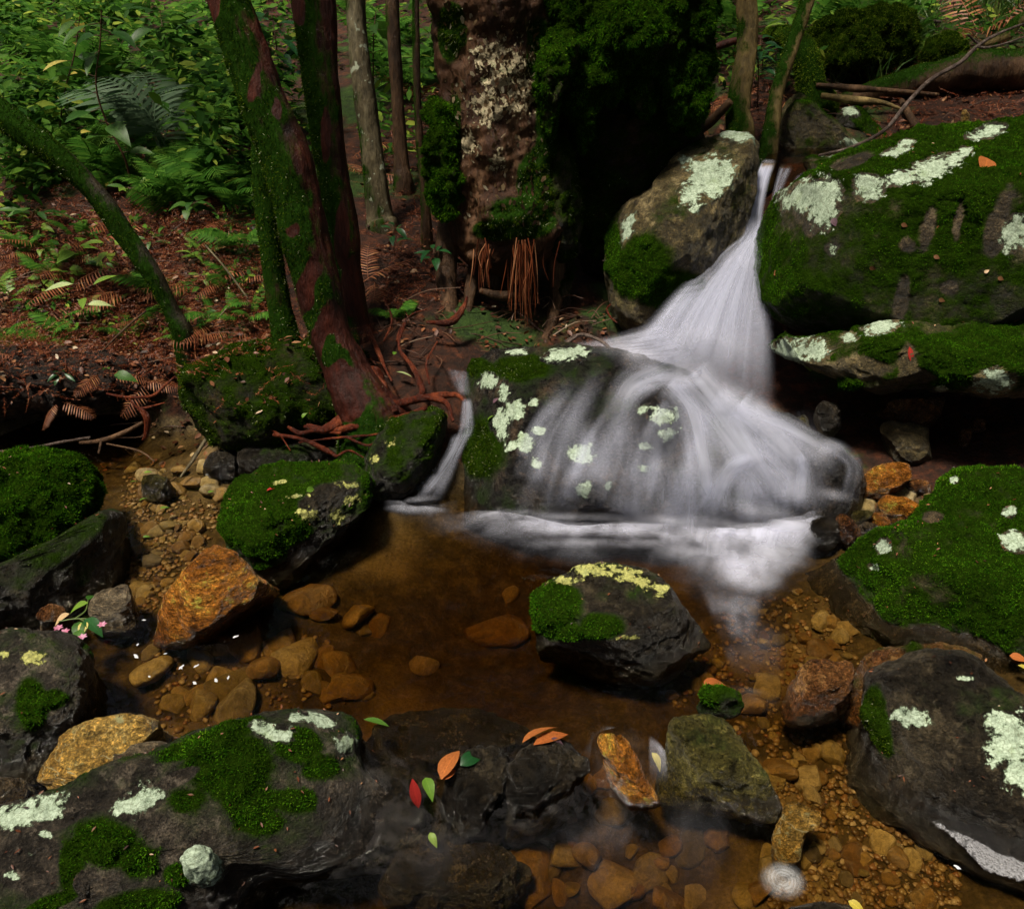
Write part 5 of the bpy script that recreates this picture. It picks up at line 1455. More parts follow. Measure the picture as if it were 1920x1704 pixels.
# ================================================================== plants
def leaf_mesh(nm, L, W, fold=.25, droop=.3, tip=1.0, curl=0.0, nseg=7):
    """lance-shaped leaf along +Y with folded midrib"""
    t = np.linspace(0, 1, nseg)
    w = W * np.sin(np.pi * np.clip(t, 0, 1) ** (.8 * tip)) ** .9
    w[0], w[-1] = W * .04, W * .01
    y = L * t
    z = L * (droop * (.35 * t - t * t)) + L * curl * t ** 3
    V, UV = [], []
    for k in range(nseg):
        for s in (-1, 0, 1):
            V.append((s * w[k], y[k], z[k] + abs(s) * w[k] * fold))
            UV.append((.5 + s * .5, t[k]))
    F = []
    for k in range(nseg - 1):
        for s in (0, 1):
            a = k * 3 + s
            F.append((a, a + 1, a + 4, a + 3))
    return mesh_data(nm, np.array(V), np.array(F), uv=np.array(UV))

MAT['leaf_green'] = leaf_mat('green_leaf', (.020, .075, .010), (.070, .16, .022))
MAT['leaf_bright'] = leaf_mat('bright_leaf', (.10, .22, .022), (.22, .34, .05), transl=.4)
MAT['leaf_dark'] = leaf_mat('dark_glossy_leaf', (.008, .045, .012), (.022, .085, .022), .25, .15)
MAT['leaf_yellow'] = leaf_mat('yellow_leaf', (.45, .36, .05), (.55, .48, .14), .45, .3)
MAT['leaf_pale'] = leaf_mat('pale_leaf', (.34, .44, .18), (.46, .54, .26), .4, .3)
MAT['leaf_red'] = leaf_mat('red_fallen_leaf', (.30, .020, .018), (.34, .03, .02), .3, .15)
MAT['leaf_rust'] = leaf_mat('rust_fallen_leaf', (.26, .065, .016), (.34, .11, .03), .35, .15)
MAT['leaf_brown'] = leaf_mat('brown_fallen_leaf', (.11, .045, .018), (.20, .10, .045), .4, .1)
MAT['leaf_tan'] = leaf_mat('tan_fallen_leaf', (.42, .28, .15), (.55, .40, .25), .45, .1)
MAT['leaf_purple'] = leaf_mat('purple_fallen_leaf', (.10, .055, .075), (.16, .10, .12), .35, .1)
MAT['stem'] = island_mat('stem_bark', [(0, (.05, .022, .012)), (1, (.09, .045, .02))], .5)
MAT['stem_green'] = island_mat('green_stem', [(0, (.05, .09, .02)), (1, (.09, .12, .03))], .5)

_lm = {}
def leaf_data(mat, var):
    """shared leaf meshes, one per material and shape"""
    k = (mat, var)
    if k not in _lm:
        L, W, fold, droop, tip = [(1, .20, .3, .35, 1.0), (1, .26, .2, .6, .9), (1, .16, .35, .2, 1.1), (1, .33, .15, .3, .85)][var]
        me = leaf_mesh('leaf', L, W, fold, droop, tip)
        me.materials.append(MAT[mat])
        _lm[k] = me
    return _lm[k]

def put_leaf(parent, pos, direc, L, mat, var, nup=(0, 0, 1), name='leaf'):
    d = Vector(direc).normalized()
    x = d.cross(Vector(nup))
    if x.length < 1e-3:
        x = Vector((1, 0, 0))
    x.normalize()
    z = x.cross(d)
    m = Matrix((x, d, z)).transposed().to_4x4()
    o = bpy.data.objects.new(name, leaf_data(mat, var))
    COL.objects.link(o)
    p = Vector(pos)
    if parent:
        o.parent = parent
        p = p - Vector(wloc(parent))
    o.matrix_local = Matrix.Translation(p) @ m @ Matrix.Scale(L, 4)
    return o

def sapling(label, base, path, nleaf, L, mat, seed, var=(0, 1, 2), group=None, whorl=False, stem_r=.004, cat='sapling', name='sapling', start=.25, stemmat='stem', spread=1.0, mat2=None):
    """path in photo pixels (u, v, y); leaves alternate up the stem"""
    P = [np.array(base)] + [at(*p) for p in path]
    r = random.Random(seed)
    root = empty(name, P[0], label, cat, group)
    n = 26
    C = catmull(np.array(P), n)
    V, F = tube(P, np.linspace(stem_r, stem_r * .4, len(P)), n, 6, cap=False)
    mk('stem', V, F, MAT[stemmat], root)
    for k in range(nleaf):
        t = start + (1 - start) * ((k + .5) / nleaf) if not whorl else 1 - .25 * r.random() ** 2
        q = C[min(n - 1, int(t * (n - 1)))]
        a = k * 2.4 + r.uniform(-.4, .4)
        d = np.array([math.cos(a) * spread, math.sin(a) * spread, r.uniform(-.25, .45)])
        ln = L * r.uniform(.65, 1.2)
        # petiole
        e = q + d / np.linalg.norm(d) * ln * r.uniform(.15, .45)
        Vp, Fp = tube([q, e], [stem_r * .35, stem_r * .25], 3, 4, cap=False)
        lf = put_leaf(root, e, d + np.array([0, 0, r.uniform(-.3, .15)]), ln, mat2 if (mat2 and r.random() < .35) else mat, r.choice(var), (r.gauss(0, .25), -.25 + r.gauss(0, .25), 1))
        pet = link('petiole', mesh_data('petiole', Vp - wloc(root), Fp), MAT[stemmat], root)
    return root

def frond_mesh(nm, L, pairs, pl, arch, mat, seed, wfac=.2, nseg=14, broad=False):
    """fern frond along +Y: rachis plus toothed pinnae"""
    r = np.random.default_rng(seed)
    t = np.linspace(0, 1, pairs)
    def pos(tt):
        return np.stack([0.04 * L * np.sin(tt * 3 + seed), L * (tt - .12 * arch * tt ** 2), L * arch * (tt - 1.05 * tt ** 2)], -1)
    parts = []
    c = pos(np.linspace(0, 1, nseg))
    V, F = tube(c, np.linspace(.010 * L, .003 * L, nseg), nseg, 4, cap=False)
    parts.append((V, tris(F)))
    for k in range(pairs):
        tt = .16 + .84 * k / (pairs - 1)
        p = pos(np.array([tt]))[0]
        T = pos(np.array([min(1, tt + .02)]))[0] - pos(np.array([tt - .02]))[0]
        T /= np.linalg.norm(T)
        ln = pl * L * (math.sin(math.pi * min(1, .12 + tt * .88)) ** .75 + .04) * r.uniform(.88, 1.1)
        for s in (-1, 1):
            d = np.array([s, 0, -.12 + r.uniform(-.12, .12)]) + T * (.35 + .4 * tt)
            d /= np.linalg.norm(d)
            w = T * ln * wfac
            nS = 5
            vs, fs = [], []
            for q in range(nS):
                x = q / (nS - 1)
                ww = (math.sin(math.pi * (.18 + .82 * x)) ** .8) * (1 if q < nS - 1 else 0) * (.85 if q % 2 else 1.0)
                b = p + d * ln * x + np.array([0, 0, -.28 * ln * x * x])
                vs += [b - w * ww * .5, b + w * ww * .5]
            for q in range(nS - 1):
                a = q * 2
                fs += [(a, a + 1, a + 3), (a, a + 3, a + 2)]
            parts.append((np.array(vs), np.array(fs)))
    V, F = merge(parts)
    me = mesh_data(nm, V, F, smooth=False)
    me.materials.append(MAT[mat])
    return me
MAT['fern'] = island_mat('fern_green', [(0, (.028, .10, .012)), (.5, (.060, .17, .020)), (1, (.13, .27, .035))], .55, .4, .05)
MAT['fern_bright'] = island_mat('fern_bright', [(0, (.08, .20, .02)), (1, (.20, .36, .05))], .45, .4)
MAT['fern_grey'] = island_mat('fern_grey', [(0, (.06, .11, .06)), (1, (.13, .20, .11))], .5, .2, .1)
MAT['fern_dead'] = island_mat('fern_dead', [(0, (.10, .025, .010)), (.6, (.22, .07, .025)), (1, (.38, .18, .07))], .55, .1)
FR = {'fern': [frond_mesh('frond', 1, 20, .24, .55, 'fern', 1), frond_mesh('frond', 1, 18, .28, .75, 'fern', 2), frond_mesh('frond', 1, 22, .20, .4, 'fern', 3)],
      'fern_bright': [frond_mesh('frond', 1, 22, .20, .5, 'fern_bright', 4), frond_mesh('frond', 1, 20, .22, .35, 'fern_bright', 5)],
      'fern_grey': [frond_mesh('frond', 1, 16, .40, .75, 'fern_grey', 6, .10), frond_mesh('frond', 1, 15, .36, .9, 'fern_grey', 7, .11)],
      'fern_dead': [frond_mesh('frond', 1, 16, .26, .3, 'fern_dead', 8, .12), frond_mesh('frond', 1, 14, .3, .2, 'fern_dead', 9, .10)]}

def fern(label, base, n, L, kind, seed, tilt=(.3, .9), group=None, dirs=None):
    r = random.Random(seed)
    root = empty('fern', base, label, 'fern', group)
    for k in range(n):
        a = (k / n * 6.283 + r.uniform(-.35, .35)) if dirs is None else math.radians(dirs[k % len(dirs)] + r.uniform(-12, 12))
        up = r.uniform(*tilt)
        o = bpy.data.objects.new('frond', r.choice(FR[kind]))
        COL.objects.link(o)
        o.parent = root
        o.location = (r.gauss(0, .01), r.gauss(0, .01), 0)
        o.rotation_euler = Euler((up, r.gauss(0, .2), a - math.pi / 2), 'XYZ')
        o.scale = (L * r.uniform(.75, 1.2),) * 3
    return root

G = ground_hit
fern('large dull grey green fern drooping broad fronds behind the leaning trunk', G(330, 330) + np.array([0, -.1, .12]), 7, .46, 'fern_grey', 3, (.55, .95), dirs=[150, 120, 95, 170, 60, 200])
fern('bright light green upright fern right of the grey green fern', G(325, 350), 6, .24, 'fern_bright', 4, (.5, 1.1))
fern('green fern with spreading fronds left of the thin sapling stem', G(185, 335), 7, .30, 'fern', 5, (.4, 1.0))
fern('green fern directly under the grey green fern', G(240, 350), 7, .28, 'fern', 6, (.4, 1.1))
fern('green fern at the left foot of the red trunks', G(440, 400), 7, .30, 'fern', 7, (.3, .9))
fern('low fern on the litter just left of the leaning tree', G(455, 470), 5, .24, 'fern', 8, (.2, .7))
fern('sunlit pale fern in the top left corner', G(35, 70), 9, .62, 'fern_bright', 9, (.5, 1.1))
fern('second sunlit fern at the extreme top left', G(-20, 40), 8, .7, 'fern_bright', 10, (.5, 1.1))
fern('small dark fern between the roots and the old tree', G(745, 600), 6, .12, 'fern', 11, (.3, .8))
fern('blue green fern glimpsed between the thin trunks', G(705, 110), 6, .45, 'fern', 12, (.4, .9))
fern('fern with tall stiff fronds at upper left behind the sapling', G(150, 215), 6, .45, 'fern', 13, (.8, 1.3))
fern('fern under the branches at the top between sapling and red trunk', G(400, 190), 7, .38, 'fern', 14, (.3, 1.0))
fern('fern left of the leaning trunk near the photo edge', G(60, 350), 6, .26, 'fern', 15, (.3, .9))
fern('fern beside the small stump at top right', G(1370, 110), 6, .3, 'fern', 16, (.4, .9))
fern('fern growing on the mossy mound right of the sapling trunk', G(1620, 60), 7, .34, 'fern', 17, (.4, 1.0))
fern('feathery fern at the top right above the fallen log', G(1690, 100), 7, .3, 'fern', 18, (.5, 1.1))
for k, (u, v) in enumerate([(1425,190),(690,330),(745,270),(690,530),(790,190),(1830,60),(1350,220),(420,260)]):
    fern('dead rust red fern fronds ' + ['beside the ochre trunk', 'between the two thin trunks low down', 'behind the thin brown trunk', 'at the foot of the straight dark trunk', 'beside the old tree on its left', 'on the right bank above the log', 'under the moss overhang on the right', 'behind the red trunks on the left'][k],
         G(u, v), 5, [.24, .2, .3, .2, .35, .4, .22, .34][k], 'fern_dead', 30 + k, (-.1, .7))

def project_uv(p):
    u, v = project(np.array([p]))
    return (u[0], v[0], p[1])
def mesh_pts(key, n, seed, minz=.25):
    V, F, N = ROCK[key][:3]
    c = V[F].mean(1)
    ar = np.linalg.norm(np.cross(V[F[:, 1]] - V[F[:, 0]], V[F[:, 2]] - V[F[:, 0]]), axis=1) * (N[F[:, 0], 2] > minz) * (c[:, 2] > H(c[:, 0], c[:, 1]))
    return c[np.random.default_rng(seed).choice(len(F), n, p=ar / ar.sum())]
rfn = random.Random(12)
for k in range(52):
    u, v = rfn.uniform(0, 480), rfn.uniform(20, 400)
    if v > 330: u = rfn.uniform(180, 480)
    p = G(u, v)
    fern('green fern among the dense undergrowth behind the leaning trunk', p, rfn.randint(4, 7), rfn.uniform(.22, .36) * (1 + (p[1] - 4) * .1), rfn.choice(['fern', 'fern', 'fern', 'fern_bright']), 60 + k, (.3, 1.0), 'undergrowth ferns at left')
for k in range(12):
    u, v = rfn.uniform(1320, 1700), rfn.uniform(0, 90)
    fern('green fern in the undergrowth at the top right', G(u, v), rfn.randint(4, 7), rfn.uniform(.22, .4), 'fern', 100 + k, (.3, 1.0), 'undergrowth ferns at right')
for k in range(6):
    fern('green fern far back between the thin trunks', G(rfn.uniform(650, 810), rfn.uniform(20, 200)), 6, rfn.uniform(.25, .4), 'fern', 120 + k, (.3, 1.0), 'ferns between the thin trunks')
# broad-leaved saplings
sapling('tall sapling with brown stem and broad drooping leaves at upper left', G(250, 365), [(235,300,3.9),(200,230,3.9),(180,160,3.9),(188,80,3.9),(190,20,3.9)], 22, .13, 'leaf_green', 3, stem_r=.006)
sapling('sapling with yellow tipped leaves in the top left', G(110, 260), [(120,180,4.2),(140,100,4.2),(150,30,4.2)], 16, .11, 'leaf_green', 4, mat2='leaf_yellow', stem_r=.005)
sapling('leafy sapling at the left photo edge', G(20, 240), [(20,180,4.4),(40,140,4.4)], 14, .13, 'leaf_green', 5)
sapling('seedling with long pale leaves on the litter left of the leaning trunk', G(155, 600), [(158,560,3.0),(160,525,3.0)], 5, .085, 'leaf_pale', 6, var=(2, 0), stem_r=.003, name='seedling', cat='seedling', mat2='leaf_bright')
sapling('bright seedling growing at the middle of the litter bank', G(150, 500), [(148,470,3.35),(146,455,3.35)], 7, .09, 'leaf_bright', 7, stem_r=.003, name='seedling', cat='seedling')
sapling('light green seedling beside the leaning trunk', G(225, 500), [(215,470,3.3),(195,450,3.3)], 6, .09, 'leaf_bright', 8, stem_r=.003, name='seedling', cat='seedling')
sapling('light green sprig with narrow leaves below the fern', G(250, 390), [(245,360,3.7),(240,350,3.7)], 6, .10, 'leaf_bright', 9, stem_r=.003, var=(2,), name='seedling', cat='seedling', mat2='leaf_green')
sapling('glossy round leaved seedling left of the red trunks', G(355, 400), [(360,385,3.6),(370,378,3.6)], 9, .075, 'leaf_green', 10, var=(3, 1), stem_r=.003, name='seedling', cat='seedling')
sapling('seedling with long arched leaves at left above the litter', G(60, 420), [(62,400,3.6),(70,390,3.6)], 8, .12, 'leaf_green', 11, var=(2,), stem_r=.003, name='seedling', cat='seedling')
sapling('small plant with pointed leaves left of the leaning tree trunk', G(410, 260), [(405,240,4.0),(398,225,4.0)], 9, .11, 'leaf_green', 12, stem_r=.003, name='seedling', cat='seedling')
sapling('dark glossy seedling on the rim beneath the old tree', G(815, 500), [(815,480,3.2),(812,465,3.2)], 8, .08, 'leaf_dark', 13, stem_r=.003, name='seedling', cat='seedling')
sapling('yellow green sprig on the right of the ochre trunk', G(1480, 120), [(1478,60,4.6),(1475,30,4.6)], 16, .10, 'leaf_bright', 14, var=(2,), mat2='leaf_yellow', stem_r=.004)
sapling('dark glossy seedling behind the two lip trunks', G(1430, 130), [(1428,95,4.4),(1425,70,4.4)], 14, .08, 'leaf_dark', 15, stem_r=.003, name='seedling', cat='seedling')
sapling('drooping dark sprig between the two lip trunks', G(1420, 200), [(1422,130,4.0),(1418,100,4.0),(1410,115,3.95)], 14, .07, 'leaf_dark', 16, stem_r=.003, name='seedling', cat='seedling')
sapling('broad green sapling behind the red trunks at the top', G(530, 200), [(520,100,4.6),(510,30,4.6)], 16, .16, 'leaf_dark', 17, stem_r=.005)
sapling('sapling filling the gap at the top between sapling stem and red tree', G(330, 150), [(310,80,5.2),(300,20,5.2)], 18, .17, 'leaf_green', 18, stem_r=.005)
sapling('leafy sapling with small leaves between thin trunks at the top', G(700, 180), [(700,80,5.0),(705,20,5.0)], 14, .15, 'leaf_green', 19, stem_r=.005)
sapling('leaf tuft sprouting from the dark bank at left', G(110, 715), [(112,700,2.7),(118,695,2.7)], 8, .045, 'leaf_dark', 20, stem_r=.002, name='seedling', cat='seedling')
sapling('single bent leaf seedling over the dark hollow', G(205, 720), [(205,700,2.70),(210,690,2.68)], 2, .08, 'leaf_green', 21, stem_r=.002, name='seedling', cat='seedling')
sapling('bright little seedling on the mossy mound at top right', G(1740, 95), [(1738,88,4.9),(1736,82,4.9)], 8, .07, 'leaf_bright', 22, stem_r=.002, name='seedling', cat='seedling')
sapling('seedling left of the old tree in the dark with narrow leaves', G(740, 480), [(738,440,3.4),(742,420,3.4)], 7, .06, 'leaf_dark', 23, stem_r=.002, name='seedling', cat='seedling')

for k in range(16):
    u, v = rfn.uniform(20, 470), rfn.uniform(430, 610)
    if abs(u - (v - 215) * .85) < 40: u += 90
    p = G(u, v)
    sapling('little green seedling scattered on the needle litter of the left bank', p, [project_uv(p + np.array([rfn.gauss(0, .01), 0, .05]))], rfn.randint(4, 7), rfn.uniform(.04, .075), rfn.choice(['leaf_green', 'leaf_bright', 'leaf_green']), 200 + k, stem_r=.002, name='seedling', cat='seedling', group='seedlings on the litter', start=.5)
for k in range(22):
    fern('dead curled fern frond lying on the litter of the left bank', G(rfn.uniform(20, 470), rfn.uniform(410, 640)), 3, rfn.uniform(.14, .24), 'fern_dead', 240 + k, (-.1, .4), 'dead fronds on the litter')
for k, (u, v) in enumerate([(30,560),(110,640),(200,590),(250,640),(400,600),(430,540),(90,520),(380,480),(20,660),(460,600),(300,560),(150,450),(350,640),(60,480)]):
    fern('small fern sprouting from the litter of the left bank', G(u, v), rfn.randint(3, 6), rfn.uniform(.12, .2), rfn.choice(['fern', 'fern', 'fern_bright']), 300 + k, (.2, .9), 'small ferns on the litter')
for k in range(10):
    p = mesh_pts('lip', 10, 60, .0)[k]
    fern('dead frond hanging over the edge of the undercut left bank', p, 3, rfn.uniform(.12, .2), 'fern_dead', 330 + k, (-.7, .2), 'dead fronds at the bank edge')
# ---- scattered undergrowth that nobody could count: joined leaves
def region(poly, n, seed):
    """random photo pixels inside a polygon"""
    r = np.random.default_rng(seed)
    p = np.array(poly, float)
    out = []
    lo, hi = p.min(0), p.max(0)
    q = np.roll(p, -1, 0)
    while len(out) < n:
        x, y = r.uniform(lo, hi)
        c = ((p[:, 1] > y) != (q[:, 1] > y)) & (x < (q[:, 0] - p[:, 0]) * (y - p[:, 1]) / (q[:, 1] - p[:, 1] + 1e-9) + p[:, 0])
        if c.sum() % 2:
            out.append((x, y))
    return out

def ground_pts(poly, n, seed):
    return np.array([ground_hit(u, v) for u, v in region(poly, n, seed)])

def scatter_leaves(P, size, hmin, hmax, seed, up=.5, narrow=.4):
    r = np.random.default_rng(seed)
    n = len(P)
    B = P + np.column_stack([np.zeros(n), np.zeros(n), r.uniform(hmin, hmax, n)])
    d = r.normal(size=(n, 3))
    d[:, 2] = d[:, 2] * .35
    d /= np.linalg.norm(d, axis=1, keepdims=True)
    nn = r.normal(size=(n, 3)) * .45 + np.array([0, -.25, up + .5])
    b = np.cross(nn, d)
    b /= np.linalg.norm(b, axis=1, keepdims=True)
    L = (size * r.uniform(.5, 1.3, n))[:, None]
    W = L * narrow * .5
    z = np.array([0, 0, 1.0])
    V = np.stack([B, B + d * L * .35 + b * W, B + d * L * .7 + b * W * .8 - z * L * .06, B + d * L - z * L * .16, B + d * L * .7 - b * W * .8 - z * L * .06, B + d * L * .35 - b * W], 1).reshape(-1, 3)
    k = np.arange(n)[:, None] * 6
    F = np.concatenate([k + np.array([0, 1, 2]), k + np.array([0, 2, 3]), k + np.array([0, 3, 4]), k + np.array([0, 4, 5])])
    return V, F
MAT['under'] = island_mat('undergrowth_leaf', [(0, (.012, .045, .006)), (.5, (.042, .12, .014)), (.85, (.10, .21, .024)), (1, (.28, .34, .05))], .55, .4, .05)
bgp = [(0,0),(640,0),(640,180),(490,400),(330,400),(150,430),(0,470)]
P1 = ground_pts(bgp, 9500, 1)
r_ = np.random.default_rng(2)
cl = fbm(P1, 1.6, 2, 5)
P1 = P1[cl > -.25]
V, F = scatter_leaves(P1, .075, .0, .45, 3)
P2 = ground_pts([(640,0),(820,0),(820,330),(700,330)], 700, 2)
V2, F2 = scatter_leaves(P2, .06, 0, .3, 4)
P3 = ground_pts([(1310,0),(1920,0),(1920,110),(1600,140),(1310,200)], 1500, 3)
V3, F3 = scatter_leaves(P3, .055, 0, .16, 5)
P4 = ground_pts([(0,430),(480,400),(520,640),(300,680),(0,700)], 1300, 4)
P4 = P4[fbm(P4, 3.0, 2, 6) > .02]
V4, F4 = scatter_leaves(P4, .035, 0, .08, 6)
V, F = merge([(V, F), (V2, F2), (V3, F3), (V4, F4)])
u_ = mk('undergrowth', V, F, MAT['under'], None, (0, 5, 0), smooth=False, kind='stuff')
tag(u_, 'mixed low green undergrowth leaves covering the slope behind the trees', 'undergrowth')

# grass tufts on the right bank
def grass(poly, n, per, L, seed):
    P = ground_pts(poly, n, seed)
    r = np.random.default_rng(seed)
    P = np.repeat(P, per, 0) + r.normal(size=(n * per, 3)) * np.array([.02, .02, 0])
    m = len(P)
    d = r.normal(size=(m, 3)) * .5
    d[:, 2] = 1
    d /= np.linalg.norm(d, axis=1, keepdims=True)
    s = np.cross(d, r.normal(size=(m, 3)))
    s /= np.linalg.norm(s, axis=1, keepdims=True)
    l = (L * r.uniform(.5, 1.2, m))[:, None]
    out = d * np.array([1, 1, 0])
    w = .0035
    V = np.stack([P - s * w, P + s * w, P + d * l * .55 + s * w * .8, P + d * l * .55 - s * w * .8, P + d * l * .8 + out * l * .4], 1).reshape(-1, 3)
    k = np.arange(m)[:, None] * 5
    return V, np.concatenate([k + np.array([0, 1, 2]), k + np.array([0, 2, 3]), k + np.array([3, 2, 4])])
MAT['grass'] = island_mat('grass_blade', [(0, (.02, .06, .008)), (.6, (.05, .13, .015)), (1, (.16, .22, .05))], .45, .3)
V, F = merge([grass([(1640,0),(1760,0),(1760,110),(1660,110)], 26, 26, .26, 5), grass([(1560,90),(1800,90),(1780,150),(1560,160)], 20, 14, .16, 6), grass([(1780,0),(1920,0),(1920,60),(1800,60)], 14, 20, .24, 7)])
g_ = mk('grass', V, F, MAT['grass'], None, (1.5, 5, .9), smooth=False, kind='stuff')
tag(g_, 'thin green grass tufts on the right bank above the log', 'grass')

# ---- leaf litter: red-brown conifer sprays, needles, brown leaves
def sprays(P, Lr, seed, lift=.012):
    r = np.random.default_rng(seed)
    Vs, Fs, k0 = [], [], 0
    for p in P:
        L = r.uniform(*Lr)
        a = r.uniform(0, 6.283)
        d = np.array([math.cos(a), math.sin(a), r.uniform(-.25, .35)])
        curve = r.uniform(-.5, .5)
        n = int(L / .0042)
        t = np.linspace(0, 1, n)
        side = np.array([-d[1], d[0], 0])
        c = p + np.array([0, 0, lift * r.uniform(.3, 2)]) + np.outer(t * L, d) + np.outer(t ** 2 * L * curve, side)
        ax = d + side * curve
        ax /= np.linalg.norm(ax)
        th = r.uniform(0, 6.283, n)
        rad = np.cos(th)[:, None] * side + np.sin(th)[:, None] * np.array([0, 0, 1.0])
        nd_ = rad * .9 + ax * .8
        nl = (.010 * (1.15 - .6 * t) * r.uniform(.7, 1.2, n))[:, None]
        wv = np.cross(nd_, r.normal(size=(n, 3)))
        wv /= np.linalg.norm(wv, axis=1, keepdims=True)
        V = np.stack([c - wv * .0009, c + wv * .0009, c + nd_ * nl], 1).reshape(-1, 3)
        V2 = np.stack([c - wv * .0009, c + wv * .0009, c + (-rad * .9 + ax * .8) * nl], 1).reshape(-1, 3)
        VV = np.vstack([V, V2])
        Vs.append(VV)
        Fs.append(np.arange(len(VV)).reshape(-1, 3) + k0)
        k0 += len(VV)
    return np.vstack(Vs), np.vstack(Fs)
MAT['needle'] = island_mat('dead_needle', [(0, (.045, .008, .003)), (.5, (.17, .032, .009)), (.85, (.32, .085, .025)), (1, (.48, .24, .12))], .45, .1)
MAT['litterleaf'] = island_mat('litter_leaf', [(0, (.018, .007, .004)), (.45, (.08, .022, .008)), (.8, (.18, .06, .022)), (.96, (.32, .17, .08)), (1, (.50, .42, .30))], .5, .1)
LIT = [(0,400),(250,400),(480,430),(540,600),(520,660),(380,690),(300,720),(0,740)]
Pa = ground_pts(LIT, 2600, 11)
Pb = ground_pts([(680,250),(830,220),(860,560),(720,600)], 420, 12)
Pc = ground_pts([(1310,110),(1500,110),(1480,260),(1320,260)], 90, 13)
Pd = ground_pts([(1560,60),(1920,30),(1920,230),(1650,270)], 260, 14)
Pa = np.vstack([Pa, mesh_pts('lip', 420, 3, .1), mesh_pts('bank', 110, 5, .2)])
Pe = ground_pts([(0,300),(480,280),(480,430),(0,430)], 500, 15)
V, F = merge([sprays(np.vstack([Pa, Pb, Pc, Pd, Pe]), (.05, .15), 5), sprays(np.vstack([ground_pts(LIT, 260, 51), mesh_pts('lip', 120, 52, .1), Pd[:60]]), (.15, .28), 6, .03)])
l_ = mk('needle_litter', V, F, MAT['needle'], None, (-1, 3, .4), smooth=False, kind='stuff')
tag(l_, 'rust red fallen conifer sprays carpeting the bank', 'leaf litter')
P = np.vstack([mesh_pts('lip', 500, 4, .1), mesh_pts('bank', 160, 6, .2), ground_pts(LIT, 3200, 21), ground_pts([(680,330),(880,300),(880,640),(720,640)], 260, 22), ground_pts([(1310,60),(1920,30),(1920,250),(1320,280)], 900, 23), ground_pts([(0,240),(480,240),(480,420),(0,420)], 500, 24), ground_pts([(900,560),(1140,560),(1140,640),(900,660)], 120, 25), ground_pts([(0,700),(420,700),(400,880),(200,900),(0,850)], 260, 26)])
V, F = scatter_leaves(P, .028, .002, .02, 25, 1.2, .5)
l_ = mk('leaf_litter', V, F, MAT['litterleaf'], None, (-1, 3, .4), smooth=False, kind='stuff')
tag(l_, 'small brown dead leaves strewn over the banks', 'leaf litter')
tw = []
rt_ = random.Random(8)
for p in np.vstack([ground_pts(LIT, 110, 31), ground_pts([(1310,60),(1920,30),(1920,250),(1320,280)], 60, 32), ground_pts([(700,560),(1140,540),(1140,640),(700,720)], 70, 33), ground_pts([(60,740),(420,740),(400,860),(100,860)], 40, 34)]):
    a = rt_.uniform(0, 6.28)
    L = rt_.uniform(.05, .22)
    d = np.array([math.cos(a), math.sin(a), rt_.uniform(-.1, .35)]) * L
    tw.append(tube([p + [0, 0, .008], p + d * .5 + [0, 0, .02 + rt_.gauss(0, .01)], p + d + [rt_.gauss(0, .02), rt_.gauss(0, .02), .01]], [.0022, .0018, .001], 7, 5, cap=False))
V, F = merge(tw)
l_ = mk('twig_litter', V, F, island_mat('litter_twig', [(0, (.03, .012, .007)), (.7, (.10, .045, .025)), (1, (.24, .17, .12))], .5), None, (-1, 3, .4), kind='stuff')
tag(l_, 'thin broken twigs scattered over the banks', 'twigs')

# bits of debris caught on the mossy stones
for key, n_b in [('big', 170), ('rmoss', 150), ('lbig', 80), ('lmoss', 70), ('ledgefg', 150), ('ledge', 60), ('mid', 40), ('rdark', 50), ('ldark', 40), ('lwet', 40), ('upleft', 60)]:
    Pm = mesh_pts(key, n_b, 91, .25)
    V, F = scatter_leaves(Pm, .011, .002, .007, 92 + n_b, 1.2, .35)
    mk('debris', V, F, MAT['litterleaf'], ROCK[key][3], smooth=False, kind='stuff')
# ================================================================== pebbles
def pebble_mat(name, stops):
    m, nt, out = M_(name)
    oi = nd(nt, 'ObjectInfo').outputs['Random']
    tc = nd(nt, 'TexCoord').outputs['Object']
    n1 = noise_(nt, tc, 2.2, 7, .65, .5)
    n2 = noise_(nt, tc, 11, 6, .7)
    col = ramp(nt, oi, stops)
    col = mixc(nt, .9, col, ramp(nt, n1, [(.3, (.45, .42, .38)), (.7, (1.45, 1.4, 1.3))]), 'MULTIPLY')
    col = mixc(nt, .8, col, ramp(nt, n2, [(.3, (.5, .5, .5)), (.7, (1.4, 1.4, 1.35))]), 'MULTIPLY')
    bmp = nd(nt, 'Bump', {'Strength': .5, 'Distance': .08, 'Height': math_(nt, 'ADD', n1, math_(nt, 'MULTIPLY', n2, .5))}).outputs[0]
    b = nd(nt, 'BsdfPrincipled', {'Base Color': col, 'Roughness': .32, 'Normal': bmp})
    nt.links.new(b.outputs[0], out.inputs[0])
    return m
PM = pebble_mat('stream_pebble', [(0, (.17, .095, .032)), (.2, (.28, .18, .06)), (.4, (.12, .062, .025)), (.6, (.36, .27, .12)), (.78, (.14, .105, .04)), (.9, (.36, .29, .17)), (1, (.09, .072, .05))])
PEB = []
for k in range(8):
    D, F = ico(3)
    r = np.random.default_rng(100 + k)
    V = D * np.array([1, r.uniform(.6, .9), r.uniform(.35, .6)])
    V = V + normals(V, F) * (.16 * fbm(V, 1.3, 3, 50 + k))[:, None]
    for c in range(3):
        q = r.normal(size=3)
        q /= np.linalg.norm(q)
        h = V @ q
        V = V - q * (np.maximum(0, h - h.max() * r.uniform(.5, .75)) * .85)[:, None]
    me = mesh_data('pebble', V, F)
    me.materials.append(PM)
    PEB.append(me)

